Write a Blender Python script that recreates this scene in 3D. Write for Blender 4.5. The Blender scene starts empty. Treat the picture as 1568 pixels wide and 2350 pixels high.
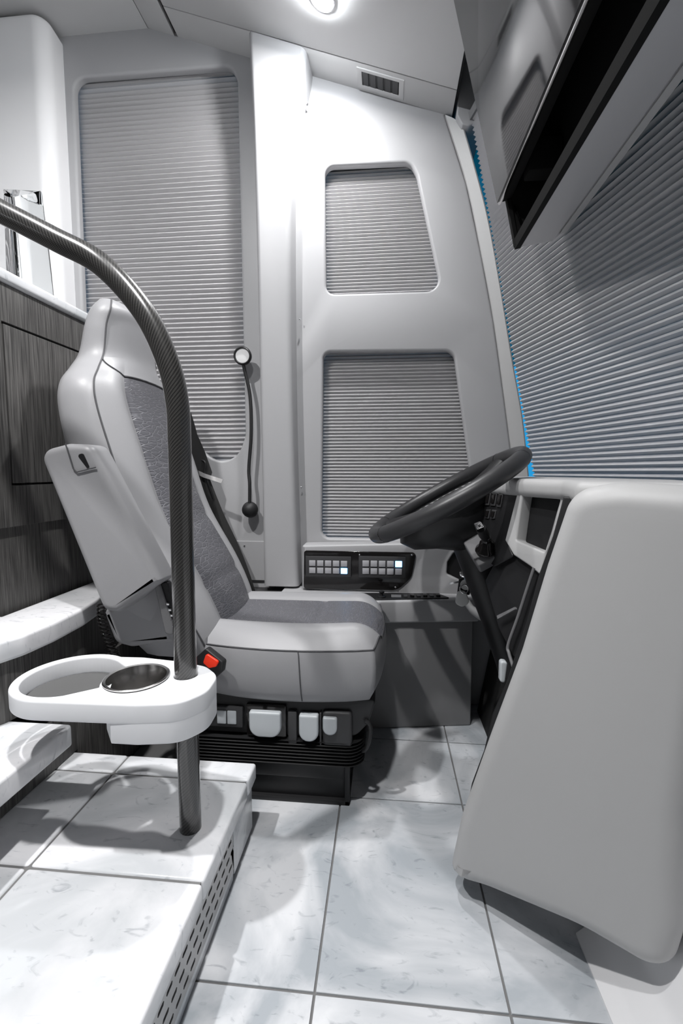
import bpy, bmesh, math, random
from mathutils import Vector, Matrix
R = math.radians
random.seed(4)
scene = bpy.context.scene
COL = scene.collection

# ------------------------------------------------------------------ camera
cd = bpy.data.cameras.new('camera')
cd.sensor_fit = 'VERTICAL'; cd.sensor_height = 36.0
cd.lens = 36.0 * 1044.0 / 2350.0
cd.clip_start = 0.02
cam = bpy.data.objects.new('camera', cd); COL.objects.link(cam)
cam.location = (0, 0, 0.95)
cam.rotation_euler = (R(90 - 5.1), 0, R(5.5))
scene.camera = cam

# ------------------------------------------------------------------ world, exposure
scene.view_settings.view_transform = 'Standard'
scene.view_settings.look = 'None'
scene.view_settings.gamma = 1.0
scene.view_settings.use_curve_mapping = False
scene.view_settings.exposure = 0.0
w = bpy.data.worlds.new('world'); scene.world = w; w.use_nodes = True
nt = w.node_tree; nt.nodes.clear()
wo = nt.nodes.new('ShaderNodeOutputWorld'); bg = nt.nodes.new('ShaderNodeBackground')
tc = nt.nodes.new('ShaderNodeTexCoord'); sx = nt.nodes.new('ShaderNodeSeparateXYZ')
rp = nt.nodes.new('ShaderNodeValToRGB'); st = nt.nodes.new('ShaderNodeMapRange')
nt.links.new(tc.outputs['Generated'], sx.inputs[0]); nt.links.new(sx.outputs['Y'], rp.inputs[0]); nt.links.new(sx.outputs['Y'], st.inputs[0])
rp.color_ramp.elements[0].position = 0.3; rp.color_ramp.elements[0].color = (0.52, 0.52, 0.53, 1)   # grey interior behind the photographer
rp.color_ramp.elements[1].position = 0.5; rp.color_ramp.elements[1].color = (0.05, 0.42, 0.85, 1)   # blue sky ahead of the windscreen
st.inputs['From Min'].default_value = 0.3; st.inputs['From Max'].default_value = 0.5
st.inputs['To Min'].default_value = 0.10; st.inputs['To Max'].default_value = 0.9
nt.links.new(rp.outputs[0], bg.inputs[0]); nt.links.new(st.outputs[0], bg.inputs[1])
nt.links.new(bg.outputs[0], wo.inputs[0])

def lamp(name, loc, energy, size, spread, color=(1.0, 0.985, 0.98)):
    l = bpy.data.lights.new(name, 'AREA'); l.shape = 'DISK'; l.size = size; l.energy = energy; l.spread = R(spread); l.color = color
    o = bpy.data.objects.new(name, l); COL.objects.link(o); o.location = loc
    return o
LAMPS = [(-0.205, 1.515, 11.5, 180), (-0.205, 0.38, 12.0, 120), (-0.97, 0.30, 31.0, 165)]
def ceil_z(x): return 2.64 if x < -0.92 else 2.64 - 0.343 * (x + 0.92)

# ------------------------------------------------------------------ materials
def mat(name, col, rough=0.5, metal=0.0, spec=0.5, coat=0.0, bump=None, var=None, emit=None, trans=0.0, ior=1.45):
    m = bpy.data.materials.new(name); m.use_nodes = True
    n = m.node_tree.nodes; l = m.node_tree.links; p = n['Principled BSDF']
    p.inputs['Base Color'].default_value = (*col, 1); p.inputs['Roughness'].default_value = rough
    p.inputs['Metallic'].default_value = metal; p.inputs['Specular IOR Level'].default_value = spec
    p.inputs['Coat Weight'].default_value = coat; p.inputs['Coat Roughness'].default_value = 0.06
    p.inputs['Transmission Weight'].default_value = trans; p.inputs['IOR'].default_value = ior
    if emit:
        p.inputs['Emission Color'].default_value = (*emit[0], 1); p.inputs['Emission Strength'].default_value = emit[1]
    t = n.new('ShaderNodeTexCoord')
    if var:   # slight colour variation: (scale, amount, stretch)
        mp = n.new('ShaderNodeMapping'); mp.inputs['Scale'].default_value = var[2]
        nz = n.new('ShaderNodeTexNoise'); nz.inputs['Scale'].default_value = var[0]; nz.inputs['Detail'].default_value = 6
        r = n.new('ShaderNodeValToRGB')
        r.color_ramp.elements[0].position = 0.3; r.color_ramp.elements[1].position = 0.7
        r.color_ramp.elements[0].color = (*[c * (1 - var[1]) for c in col], 1)
        r.color_ramp.elements[1].color = (*[min(1, c * (1 + var[1])) for c in col], 1)
        l.new(t.outputs['Object'], mp.inputs[0]); l.new(mp.outputs[0], nz.inputs[0])
        l.new(nz.outputs[0], r.inputs[0]); l.new(r.outputs[0], p.inputs['Base Color'])
    if bump:  # (scale, strength, distance)
        nz = n.new('ShaderNodeTexNoise'); nz.inputs['Scale'].default_value = bump[0]; nz.inputs['Detail'].default_value = 4
        b = n.new('ShaderNodeBump'); b.inputs['Strength'].default_value = bump[1]; b.inputs['Distance'].default_value = bump[2]
        l.new(t.outputs['Object'], nz.inputs[0]); l.new(nz.outputs[0], b.inputs['Height']); l.new(b.outputs[0], p.inputs['Normal'])
    return m

SHELL = mat('grey_fibreglass', (0.40, 0.40, 0.41), 0.42, bump=(260, 0.06, 0.001))
SHELL2 = mat('grey_fibreglass_dash', (0.44, 0.44, 0.44), 0.5, bump=(300, 0.08, 0.001))
CONS = mat('dark_grey_vinyl', (0.24, 0.24, 0.245), 0.55, bump=(300, 0.1, 0.001))
CEIL = mat('ceiling_vinyl', (0.52, 0.52, 0.52), 0.7, bump=(300, 0.1, 0.001))
WHITE = mat('white_gelcoat', (0.86, 0.86, 0.87), 0.35)
CUPW = mat('white_moulded_plastic', (0.78, 0.79, 0.81), 0.45, bump=(40, 0.05, 0.001))
LEATHER = mat('light_grey_leather', (0.30, 0.30, 0.31), 0.42, bump=(350, 0.12, 0.001))
BLIND = mat('pleated_fabric', (0.80, 0.79, 0.80), 0.9, bump=(500, 0.1, 0.0005))
BLACK = mat('black_plastic', (0.012, 0.012, 0.013), 0.45, bump=(400, 0.15, 0.0006))
BLACKG = mat('black_gloss', (0.010, 0.009, 0.009), 0.12, coat=0.3)
SCREEN = mat('screen_glass', (0.010, 0.010, 0.011), 0.07, spec=0.45)
DGREY = mat('dark_grey_plastic', (0.045, 0.045, 0.047), 0.5, bump=(300, 0.15, 0.0006))
MGREY = mat('mid_grey_plastic', (0.16, 0.16, 0.165), 0.45)
CARPET = mat('black_carpet', (0.010, 0.010, 0.010), 0.95, bump=(500, 0.6, 0.002))
RUBBER = mat('black_rubber', (0.014, 0.014, 0.015), 0.55)
WHEEL = mat('wheel_leather', (0.034, 0.034, 0.036), 0.38, bump=(420, 0.15, 0.0006))
STEEL = mat('stainless_steel', (0.72, 0.71, 0.70), 0.16, metal=1.0)
CHROME = mat('chrome', (0.85, 0.85, 0.86), 0.08, metal=1.0)
ALU = mat('brushed_grille', (0.42, 0.42, 0.42), 0.4, metal=0.6)
WEB = mat('black_webbing', (0.014, 0.014, 0.014), 0.75, bump=(600, 0.3, 0.0006))
RED = mat('red_button', (0.85, 0.035, 0.008), 0.35)
LEVER = mat('pale_lever_plastic', (0.50, 0.53, 0.55), 0.28)
PIPING = mat('dark_seam_thread', (0.07, 0.07, 0.075), 0.6)
GROUT = mat('grey_grout', (0.17, 0.17, 0.17), 0.9)
BUTTON = mat('white_button', (0.42, 0.42, 0.44), 0.4)
LIT = mat('lit_button', (0.6, 0.8, 1.0), 0.4, emit=((0.16, 0.48, 1.0), 5.0))
BACKING = mat('dark_backing', (0.02, 0.02, 0.02), 0.9)
TINT = mat('windscreen_glass', (0.45, 0.85, 0.90), 0.02, trans=1.0, ior=1.45)
TINTD = mat('windscreen_glass_shade_band', (0.01, 0.16, 0.15), 0.02, trans=1.0)
GLASS = mat('clear_crystal', (0.97, 0.99, 0.99), 0.0, trans=1.0, ior=1.22)
LENS = mat('lamp_lens', (1, 1, 1), 0.3, emit=((0.93, 0.97, 1.0), 420.0))
GLOWLENS = mat('white_lens', (0.72, 0.72, 0.72), 0.3)
MATTE = mat('matte_black_liner', (0.010, 0.010, 0.010), 0.95, spec=0.15)
TRAYMAT = mat('dark_tray_mat', (0.09, 0.09, 0.09), 0.7)
FOBW = mat('white_fob', (0.66, 0.66, 0.65), 0.4)

def marble(name, base, vein, bump=0.0):
    m = mat(name, base, 0.22, coat=0.0)
    n = m.node_tree.nodes; l = m.node_tree.links; p = n['Principled BSDF']
    t = n.new('ShaderNodeTexCoord')
    a = n.new('ShaderNodeTexNoise'); a.inputs['Scale'].default_value = 3.2; a.inputs['Detail'].default_value = 9; a.inputs['Distortion'].default_value = 1.2
    r = n.new('ShaderNodeValToRGB')
    r.color_ramp.elements[0].position = 0.40; r.color_ramp.elements[0].color = (*vein, 1)
    r.color_ramp.elements[1].position = 0.64; r.color_ramp.elements[1].color = (*base, 1)
    b = n.new('ShaderNodeTexNoise'); b.inputs['Scale'].default_value = 14; b.inputs['Detail'].default_value = 8; b.inputs['Distortion'].default_value = 2.5
    mp = n.new('ShaderNodeMapping'); mp.inputs['Scale'].default_value = (1.0, 2.2, 1.0); mp.inputs['Rotation'].default_value = (0, 0, 0.5)
    r2 = n.new('ShaderNodeValToRGB')
    r2.color_ramp.elements[0].position = 0.22; r2.color_ramp.elements[0].color = (0.45, 0.47, 0.50, 1)
    r2.color_ramp.elements[1].position = 0.40; r2.color_ramp.elements[1].color = (1, 1, 1, 1)
    mx = n.new('ShaderNodeMix'); mx.data_type = 'RGBA'; mx.blend_type = 'MULTIPLY'; mx.inputs[0].default_value = 0.7
    l.new(t.outputs['Object'], a.inputs[0]); l.new(t.outputs['Object'], mp.inputs[0]); l.new(mp.outputs[0], b.inputs[0])
    l.new(a.outputs[0], r.inputs[0]); l.new(b.outputs[0], r2.inputs[0])
    l.new(r.outputs[0], mx.inputs[6]); l.new(r2.outputs[0], mx.inputs[7]); l.new(mx.outputs[2], p.inputs['Base Color'])
    return m
MARBLE = marble('white_marble', (0.74, 0.75, 0.77), (0.40, 0.43, 0.46))
MARBLE2 = marble('white_marble_step', (0.88, 0.88, 0.90), (0.60, 0.62, 0.64))

def wood(name):
    m = mat(name, (0.06, 0.06, 0.06), 0.5)
    n = m.node_tree.nodes; l = m.node_tree.links; p = n['Principled BSDF']
    t = n.new('ShaderNodeTexCoord'); mp = n.new('ShaderNodeMapping'); mp.inputs['Scale'].default_value = (1, 1, 0.035)
    a = n.new('ShaderNodeTexNoise'); a.inputs['Scale'].default_value = 230; a.inputs['Detail'].default_value = 7
    r = n.new('ShaderNodeValToRGB')
    r.color_ramp.elements[0].position = 0.32; r.color_ramp.elements[0].color = (0.042, 0.041, 0.040, 1)
    r.color_ramp.elements[1].position = 0.72; r.color_ramp.elements[1].color = (0.150, 0.145, 0.140, 1)
    b = n.new('ShaderNodeBump'); b.inputs['Strength'].default_value = 0.2; b.inputs['Distance'].default_value = 0.001
    l.new(t.outputs['Object'], mp.inputs[0]); l.new(mp.outputs[0], a.inputs[0]); l.new(a.outputs[0], r.inputs[0])
    l.new(r.outputs[0], p.inputs['Base Color']); l.new(a.outputs[0], b.inputs['Height']); l.new(b.outputs[0], p.inputs['Normal'])
    return m
WOOD = wood('dark_grey_wood_veneer')

def croc():
    m = mat('dark_crocodile_leather', (0.10, 0.10, 0.112), 0.42)
    n = m.node_tree.nodes; l = m.node_tree.links; p = n['Principled BSDF']
    uv = n.new('ShaderNodeUVMap'); mp = n.new('ShaderNodeMapping'); mp.inputs['Scale'].default_value = (170, 28, 1)
    nz = n.new('ShaderNodeTexNoise'); nz.inputs['Scale'].default_value = 7.0; nz.inputs['Detail'].default_value = 3
    ad = n.new('ShaderNodeMix'); ad.data_type = 'RGBA'; ad.blend_type = 'LINEAR_LIGHT'; ad.inputs[0].default_value = 0.75
    v = n.new('ShaderNodeTexVoronoi'); v.feature = 'DISTANCE_TO_EDGE'; v.inputs['Scale'].default_value = 1.0
    r = n.new('ShaderNodeValToRGB'); r.color_ramp.elements[0].position = 0.0; r.color_ramp.elements[1].position = 0.09
    c = n.new('ShaderNodeValToRGB'); c.color_ramp.elements[0].position = 0.0; c.color_ramp.elements[1].position = 0.07
    c.color_ramp.elements[0].color = (0.175, 0.175, 0.19, 1); c.color_ramp.elements[1].color = (0.112, 0.112, 0.124, 1)
    b = n.new('ShaderNodeBump'); b.inputs['Strength'].default_value = 0.5; b.inputs['Distance'].default_value = 0.002
    l.new(uv.outputs[0], mp.inputs[0]); l.new(uv.outputs[0], nz.inputs[0])
    l.new(mp.outputs[0], ad.inputs[6]); l.new(nz.outputs['Color'], ad.inputs[7]); l.new(ad.outputs[2], v.inputs['Vector'])
    l.new(v.outputs['Distance'], r.inputs[0]); l.new(v.outputs['Distance'], c.inputs[0])
    l.new(c.outputs[0], p.inputs['Base Color']); l.new(r.outputs[0], b.inputs['Height']); l.new(b.outputs[0], p.inputs['Normal'])
    return m
CROC = croc()

def carbon():
    m = mat('carbon_fibre_twill', (0.03, 0.03, 0.03), 0.28, coat=1.0)
    n = m.node_tree.nodes; l = m.node_tree.links; p = n['Principled BSDF']
    uv = n.new('ShaderNodeUVMap'); mp = n.new('ShaderNodeMapping'); mp.inputs['Rotation'].default_value = (0, 0, R(45)); mp.inputs['Scale'].default_value = (190, 190, 1)
    w1 = n.new('ShaderNodeTexWave'); w1.inputs['Scale'].default_value = 0.31; w1.bands_direction = 'X'
    w2 = n.new('ShaderNodeTexWave'); w2.inputs['Scale'].default_value = 0.62; w2.bands_direction = 'Y'
    mx = n.new('ShaderNodeMath'); mx.operation = 'MULTIPLY'
    r = n.new('ShaderNodeValToRGB'); r.color_ramp.elements[0].color = (0.010, 0.010, 0.010, 1); r.color_ramp.elements[1].color = (0.085, 0.082, 0.078, 1)
    r.color_ramp.elements[1].position = 0.8
    l.new(uv.outputs[0], mp.inputs[0]); l.new(mp.outputs[0], w1.inputs[0]); l.new(mp.outputs[0], w2.inputs[0])
    l.new(w1.outputs['Fac'], mx.inputs[0]); l.new(w2.outputs['Fac'], mx.inputs[1]); l.new(mx.outputs[0], r.inputs[0]); l.new(r.outputs[0], p.inputs['Base Color'])
    p.inputs['Coat Roughness'].default_value = 0.16
    return m
CARBON = carbon()

# ------------------------------------------------------------------ helpers
def link(name, me, m=None, parent=None, smooth=40, loc=None):
    o = bpy.data.objects.new(name, me); COL.objects.link(o)
    if m is not None:
        for q in (m if isinstance(m, (list, tuple)) else [m]): me.materials.append(q)
    if smooth:
        for f in me.polygons: f.use_smooth = True
        me.set_sharp_from_angle(angle=R(smooth))
    if parent is not None:
        o.parent = parent
        if parent.type == 'EMPTY': o.matrix_parent_inverse = Matrix.Translation(-parent.location)
    return o
def tag(o, label, cat, group=None):
    o['label'] = label; o['category'] = cat
    if group: o['group'] = group
    return o
def struct(o): o['kind'] = 'structure'; return o
def thing(name, loc, label, cat, group=None):
    o = bpy.data.objects.new(name, None); COL.objects.link(o); o.location = loc; o.empty_display_size = 0.05
    return tag(o, label, cat, group)
def bmesh_obj(name, bm, m, parent=None, smooth=40):
    bmesh.ops.recalc_face_normals(bm, faces=bm.faces)
    me = bpy.data.meshes.new(name); bm.to_mesh(me); bm.free()
    return link(name, me, m, parent, smooth)
def add_box(bm, x0, x1, y0, y1, z0, z1, bev=0.0, seg=2, M=None, mi=0):
    b = bmesh.new()
    vs = [b.verts.new((x, y, z)) for x in (x0, x1) for y in (y0, y1) for z in (z0, z1)]
    for f in ((0,1,3,2),(4,6,7,5),(0,4,5,1),(2,3,7,6),(0,2,6,4),(1,5,7,3)): b.faces.new([vs[i] for i in f])
    bmesh.ops.recalc_face_normals(b, faces=b.faces)
    if bev: bmesh.ops.bevel(b, geom=b.edges[:], offset=bev, segments=seg, profile=0.5, affect='EDGES')
    if M is not None: b.transform(M)
    for f in b.faces: f.material_index = mi
    t = bpy.data.meshes.new('t'); b.to_mesh(t); b.free(); bm.from_mesh(t); bpy.data.meshes.remove(t)
def box(name, x0, x1, y0, y1, z0, z1, m, parent=None, bev=0.0, seg=2, M=None):
    bm = bmesh.new(); add_box(bm, x0, x1, y0, y1, z0, z1, bev, seg, M); return bmesh_obj(name, bm, m, parent)
def rounded(pts, r, n=6):
    """fillet the corners of a 2D polygon; r is one radius or one per corner"""
    out = []; N = len(pts)
    for i in range(N):
        p = Vector(pts[i]).to_2d(); a = Vector(pts[i-1]).to_2d(); b = Vector(pts[(i+1) % N]).to_2d()
        ri = r[i] if isinstance(r, (list, tuple)) else r
        d1 = (a-p); d2 = (b-p); l1 = d1.length; l2 = d2.length
        if ri <= 0 or l1 < 1e-6 or l2 < 1e-6: out.append(tuple(p)); continue
        d1 /= l1; d2 /= l2; ang = d1.angle(d2)
        if ang > 3.10: out.append(tuple(p)); continue
        t = min(ri / math.tan(ang/2), 0.48*l1, 0.48*l2); rr = t * math.tan(ang/2)
        c = p + (d1+d2).normalized() * (rr / math.sin(ang/2))
        s = p + d1*t; e = p + d2*t; a0 = math.atan2(*(s-c).yx); a1 = math.atan2(*(e-c).yx)
        da = (a1-a0+math.pi) % (2*math.pi) - math.pi
        for k in range(n+1):
            q = a0 + da*k/n; out.append((c.x+rr*math.cos(q), c.y+rr*math.sin(q)))
    return out
def plate_mesh(loops, o, ex, ey, t, bev=0.0, res=3):
    """closed plate (with holes) from 2D loops in the plane o+u*ex+v*ey, thickness t grown along -(ex x ey)"""
    cu = bpy.data.curves.new('c', 'CURVE'); cu.dimensions = '2D'; cu.fill_mode = 'BOTH'
    for lp in loops:
        s = cu.splines.new('POLY'); s.points.add(len(lp)-1); s.use_cyclic_u = True
        for p, q in zip(s.points, lp): p.co = (q[0], q[1], 0, 1)
    bev = min(bev, t*0.49)
    cu.extrude = max(t/2 - bev, 0.0001); cu.bevel_depth = bev; cu.bevel_resolution = res; cu.offset = -bev
    ob = bpy.data.objects.new('c', cu); COL.objects.link(ob)
    dg = bpy.context.evaluated_depsgraph_get()
    me = bpy.data.meshes.new_from_object(ob.evaluated_get(dg))
    bpy.data.objects.remove(ob); bpy.data.curves.remove(cu); me.materials.clear()
    ex = Vector(ex).normalized(); ey = Vector(ey).normalized(); en = ex.cross(ey)
    o = Vector(o) - en*t/2
    for v in me.vertices: v.co = o + ex*v.co.x + ey*v.co.y + en*v.co.z
    bm = bmesh.new(); bm.from_mesh(me); bmesh.ops.remove_doubles(bm, verts=bm.verts, dist=1e-5)
    bmesh.ops.recalc_face_normals(bm, faces=bm.faces); bm.to_mesh(me); bm.free()
    return me
def plate(name, loops, o, ex, ey, t, m, parent=None, bev=0.0, res=3, smooth=35):
    return link(name, plate_mesh(loops, o, ex, ey, t, bev, res), m, parent, smooth)
def plate3(name, pts3, m, t, parent=None, r=0.0, bev=0.0, holes=(), smooth=35, back=0.0):
    """plate through 3D outline points lying in one plane; front faces the side given by the points' order"""
    P = [Vector(p) for p in pts3]; o = sum(P, Vector())/len(P)
    n = Vector()
    for i in range(len(P)): n += (P[i]-o).cross(P[(i+1) % len(P)]-o)
    n.normalize()
    if n.dot(Vector((0, 0, 0.95)) - o) < 0: n = -n
    ex = (Vector((0, 0, 1)).cross(n)).normalized() if abs(n.z) < 0.95 else Vector((1, 0, 0)); ey = n.cross(ex)
    f = lambda L: [((Vector(p)-o).dot(ex), (Vector(p)-o).dot(ey)) for p in L]
    loops = [rounded(f(P), r) if r else f(P)] + [rounded(f(h), hr) if hr else f(h) for h, hr in holes]
    return plate(name, loops, o - n*back, ex, ey, t, m, parent, bev, smooth=smooth)
def catmull(pts, n):
    P = [Vector(p) for p in pts]; P = [P[0]*2-P[1]] + P + [P[-1]*2-P[-2]]; out = []
    for i in range(1, len(P)-2):
        for k in range(n):
            t = k/n; a, b, c, d = P[i-1:i+3]
            out.append(0.5*((2*b)+(c-a)*t+(2*a-5*b+4*c-d)*t*t+(3*b-a-3*c+d)*t**3))
    out.append(P[-2]); return out
def lerp_table(tab, n):
    """smooth table rows (tuples) resampled with Catmull-Rom"""
    out = []; T = [tab[0]] + list(tab) + [tab[-1]]
    for i in range(1, len(T)-2):
        for k in range(n):
            t = k/n; out.append(tuple(0.5*((2*b)+(c-a)*t+(2*a-5*b+4*c-d)*t*t+(3*b-a-3*c+d)*t**3) for a, b, c, d in zip(*T[i-1:i+3])))
    out.append(tuple(tab[-1])); return out
def tube_mesh(path, r, seg=12, closed=False, caps=True, flat=None, uv=False):
    P = [Vector(p) for p in path]; N = len(P); rr = r if isinstance(r, (list, tuple)) else [r]*N
    bm = bmesh.new(); rings = []; up = None; L = 0; Ls = []
    for i, p in enumerate(P):
        a = P[i-1] if (i or closed) else P[0]; b = P[(i+1) % N] if (i < N-1 or closed) else P[-1]
        t = (b-a).normalized()
        if up is None:
            up = Vector((0, 0, 1)) if abs(t.z) < 0.9 else Vector((0, 1, 0))
            if flat is not None: up = Vector(flat)
        u = (up - t*up.dot(t)).normalized(); v = t.cross(u); up = u
        if i: L += (p-P[i-1]).length
        Ls.append(L)
        rings.append([bm.verts.new(p + (u*math.cos(2*math.pi*k/seg) + v*math.sin(2*math.pi*k/seg))*rr[i]) for k in range(seg)])
    ul = bm.loops.layers.uv.new('UVMap') if uv else None
    for i in range(N if closed else N-1):
        A = rings[i]; B = rings[(i+1) % N]
        for k in range(seg):
            f = bm.faces.new((A[k], A[(k+1) % seg], B[(k+1) % seg], B[k]))
            if uv:
                c = 2*math.pi*rr[i]
                for lp, (uu, vv) in zip(f.loops, ((k, i), (k+1, i), (k+1, i+1), (k, i+1))): lp[ul].uv = (uu/seg*c, Ls[min(vv, N-1)])
    if caps and not closed:
        bm.faces.new(rings[0][::-1]); bm.faces.new(rings[-1])
    return bm
def tube(name, path, r, m, parent=None, seg=12, closed=False, uv=False):
    return bmesh_obj(name, tube_mesh(path, r, seg, closed, uv=uv), m, parent, 60)
def add_bm(bm, b):
    t = bpy.data.meshes.new('t'); b.to_mesh(t); b.free(); bm.from_mesh(t); bpy.data.meshes.remove(t)
def lathe(name, prof, c, axis, m, parent=None, seg=32, smooth=40):
    """prof: list of (radius, height) turned about axis through c"""
    ax = Vector(axis).normalized(); u = ax.orthogonal().normalized(); v = ax.cross(u); c = Vector(c); bm = bmesh.new(); rings = []
    for rad, h in prof:
        if rad < 1e-6: rings.append([bm.verts.new(c+ax*h)])
        else: rings.append([bm.verts.new(c+ax*h+(u*math.cos(2*math.pi*k/seg)+v*math.sin(2*math.pi*k/seg))*rad) for k in range(seg)])
    for A, B in zip(rings, rings[1:]):
        for k in range(seg):
            q = [A[k % len(A)], A[(k+1) % len(A)], B[(k+1) % len(B)], B[k % len(B)]]
            q = list(dict.fromkeys(q))
            if len(q) > 2: bm.faces.new(q)
    return bmesh_obj(name, bm, m, parent, smooth)
def ribbon(name, path, width_dir, w, t, m, parent=None):
    """flat strap along a path"""
    P = [Vector(p) for p in path]; bm = bmesh.new(); rings = []
    for i, p in enumerate(P):
        tg = (P[min(i+1, len(P)-1)]-P[max(i-1, 0)]).normalized(); wd = Vector(width_dir[i] if isinstance(width_dir, list) else width_dir)
        wd = (wd - tg*wd.dot(tg)).normalized(); n = tg.cross(wd)
        rings.append([bm.verts.new(p+wd*a*w/2+n*b*t/2) for a, b in ((-1,-1),(1,-1),(1,1),(-1,1))])
    for A, B in zip(rings, rings[1:]):
        for k in range(4): bm.faces.new((A[k], A[(k+1) % 4], B[(k+1) % 4], B[k]))
    bm.faces.new(rings[0][::-1]); bm.faces.new(rings[-1]); return bmesh_obj(name, bm, m, parent, 40)
def grid_obj(name, rows, m, parent=None, smooth=60, uvs=None, closed=False):
    bm = bmesh.new(); V = [[bm.verts.new(p) for p in r] for r in rows]; ul = bm.loops.layers.uv.new('UVMap') if uvs else None
    for i in range(len(V)-1):
        n = len(V[i])
        for j in range(n if closed else n-1):
            j2 = (j+1) % n
            f = bm.faces.new((V[i][j], V[i][j2], V[i+1][j2], V[i+1][j]))
            if uvs:
                for lp, (a, b) in zip(f.loops, ((i, j), (i, j2), (i+1, j2), (i+1, j))): lp[ul].uv = uvs[a][b]
    return bm, V
def circle2(cx, cy, r, n=28, a0=0.0, a1=2*math.pi): return [(cx+r*math.cos(a0+(a1-a0)*k/n), cy+r*math.sin(a0+(a1-a0)*k/n)) for k in range(n)]

# ================================================================== STRUCTURE
# floor: marble tiles bedded on grout
bm = bmesh.new()
add_box(bm, -2.3, 0.95, -1.0, 1.9, -0.05, -0.0035, mi=1)
xs = [-0.47, -0.121, 0.227, 0.575, 0.93]; ys = [-0.80, -0.29, 0.233, 0.742, 1.25, 1.552, 1.9]
for i in range(len(xs)-1):
    for j in range(len(ys)-1):
        add_box(bm, xs[i]+0.0022, xs[i+1]-0.0022, ys[j]+0.0025, ys[j+1]-0.0025, -0.012, 0.0, 0.0008, 1)
struct(bmesh_obj('floor', bm, [MARBLE, GROUT]))

# ceiling: flat rear panel, narrow strip, sloping front panel, side strip, dark joints
bm = bmesh.new()
def slope_box(x0, x1, y0, y1, t=0.02, mi=0, lift=0.0):
    b = bmesh.new()
    vs = [b.verts.new((x, y, ceil_z(x)+dz+lift)) for x in (x0, x1) for y in (y0, y1) for dz in (0, t)]
    for f in ((0,1,3,2),(4,6,7,5),(0,4,5,1),(2,3,7,6),(0,2,6,4),(1,5,7,3)): b.faces.new([vs[i] for i in f])
    bmesh.ops.recalc_face_normals(b, faces=b.faces)
    bmesh.ops.bevel(b, geom=b.edges[:], offset=0.0025, segments=2, affect='EDGES', profile=0.5)
    for f in b.faces: f.material_index = mi
    add_bm(bm, b)
slope_box(-2.3, -0.9205, -1.0, 1.9)
slope_box(-0.919, -0.815, -1.0, 1.9)
slope_box(-0.803, 0.232, -1.0, 1.703)
slope_box(-0.803, 0.232, 1.7055, 1.9)
add_box(bm, 0.2335, 0.2415, -1.0, 1.9, 2.262, 2.445, mi=1); slope_box(-2.3, -0.93, -1.0, 1.9, 0.02, 1, 0.021); slope_box(-0.91, 0.228, -1.0, 1.9, 0.02, 1, 0.021)
struct(bmesh_obj('ceiling', bm, [CEIL, BACKING]))

# driver-side wall with three window openings
WY = 1.82
winL = [(-1.235,2.49),(-0.597,2.484),(-0.573,2.43),(-0.568,1.094),(-0.60,1.01),(-0.685,0.985),(-0.776,1.05),(-0.93,1.20),(-1.245,1.32)]
winU = [(-0.240,2.105),(0.083,2.098),(0.107,2.053),(0.206,1.632),(-0.236,1.636)]
winD = [(-0.248,1.418),(0.256,1.410),(0.372,0.679),(-0.258,0.679)]
rL = rounded(winL, [0.05,0.04,0.06,0.10,0.10,0.10,0.25,0.3,0.05], 8)
rU = rounded(winU, [0.035,0.05,0.05,0.045,0.035], 8); rD = rounded(winD, [0.03,0.04,0.05,0.035], 8)
outer = [(-2.3,0.0),(-2.3,2.66),(-0.92,2.66),(0.215,2.268),(0.2070,2.2510),(0.2890,2.0140),(0.3480,1.7700),(0.4010,1.5220),(0.4480,1.2430),(0.4940,0.9510),(0.56,0.5),(0.60,0.0)]
struct(plate('wall_back', [outer, rL, rU, rD], (0, WY, 0), (1, 0, 0), (0, 0, 1), 0.035, SHELL, bev=0.010))
# glass behind each blind
def pane(name, lp, m=BACKING):
    xs_ = [p[0] for p in lp]; zs_ = [p[1] for p in lp]
    return struct(plate(name, [[(min(xs_)-0.03, min(zs_)-0.03), (max(xs_)+0.03, min(zs_)-0.03), (max(xs_)+0.03, max(zs_)+0.03), (min(xs_)-0.03, max(zs_)+0.03)]], (0, 1.905, 0), (1, 0, 0), (0, 0, 1), 0.006, m))
pane('window_1', rL); pane('window_2', rU); pane('window_3', rD)

# white bulkhead box at the left end of the wall
struct(plate('trim_1', [rounded([(-2.2,1.70),(-1.255,1.70),(-1.275,1.86),(-2.2,1.86)], [0,0.05,0.0,0], 8)], (0, 0, 2.625), (1, 0, 0), (0, 1, 0), 1.75, WHITE, bev=0.02))
box('wall_joint', -1.300, -1.285, 1.795, 1.825, 0.8, 2.63, SHELL, bev=0.006).name = 'trim_2'; struct(bpy.data.objects['trim_2'])

# pillar cover between the windows
tab = [ # z, left, right front, right back, y front
 (0.497,-0.476,-0.338,-0.338,1.735),(1.0,-0.478,-0.352,-0.350,1.735),(1.5,-0.482,-0.360,-0.353,1.735),(2.0,-0.487,-0.353,-0.351,1.735),
 (2.14,-0.489,-0.346,-0.345,1.735),(2.25,-0.490,-0.325,-0.322,1.728),(2.36,-0.491,-0.300,-0.293,1.716),(2.43,-0.492,-0.290,-0.282,1.707),(2.50,-0.493,-0.288,-0.280,1.703)]
rows = []
for z, xl, xr, xb, yf in lerp_table(tab, 5):
    rows.append([(p[0], p[1], z) for p in rounded([(xl-0.012,1.83),(xl,yf),(xr,yf),(xb,1.83)], [0,0.018,0.022,0], 6)])
bm, V = grid_obj('p', rows, SHELL); bm.faces.new(V[0][::-1]); bm.faces.new(V[-1])
bm.faces.ensure_lookup_table()
for r0, r1 in zip(V, V[1:]): bm.faces.new((r0[-1], r0[0], r1[0], r1[-1]))
struct(bmesh_obj('trim_3', bm, SHELL))

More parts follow.
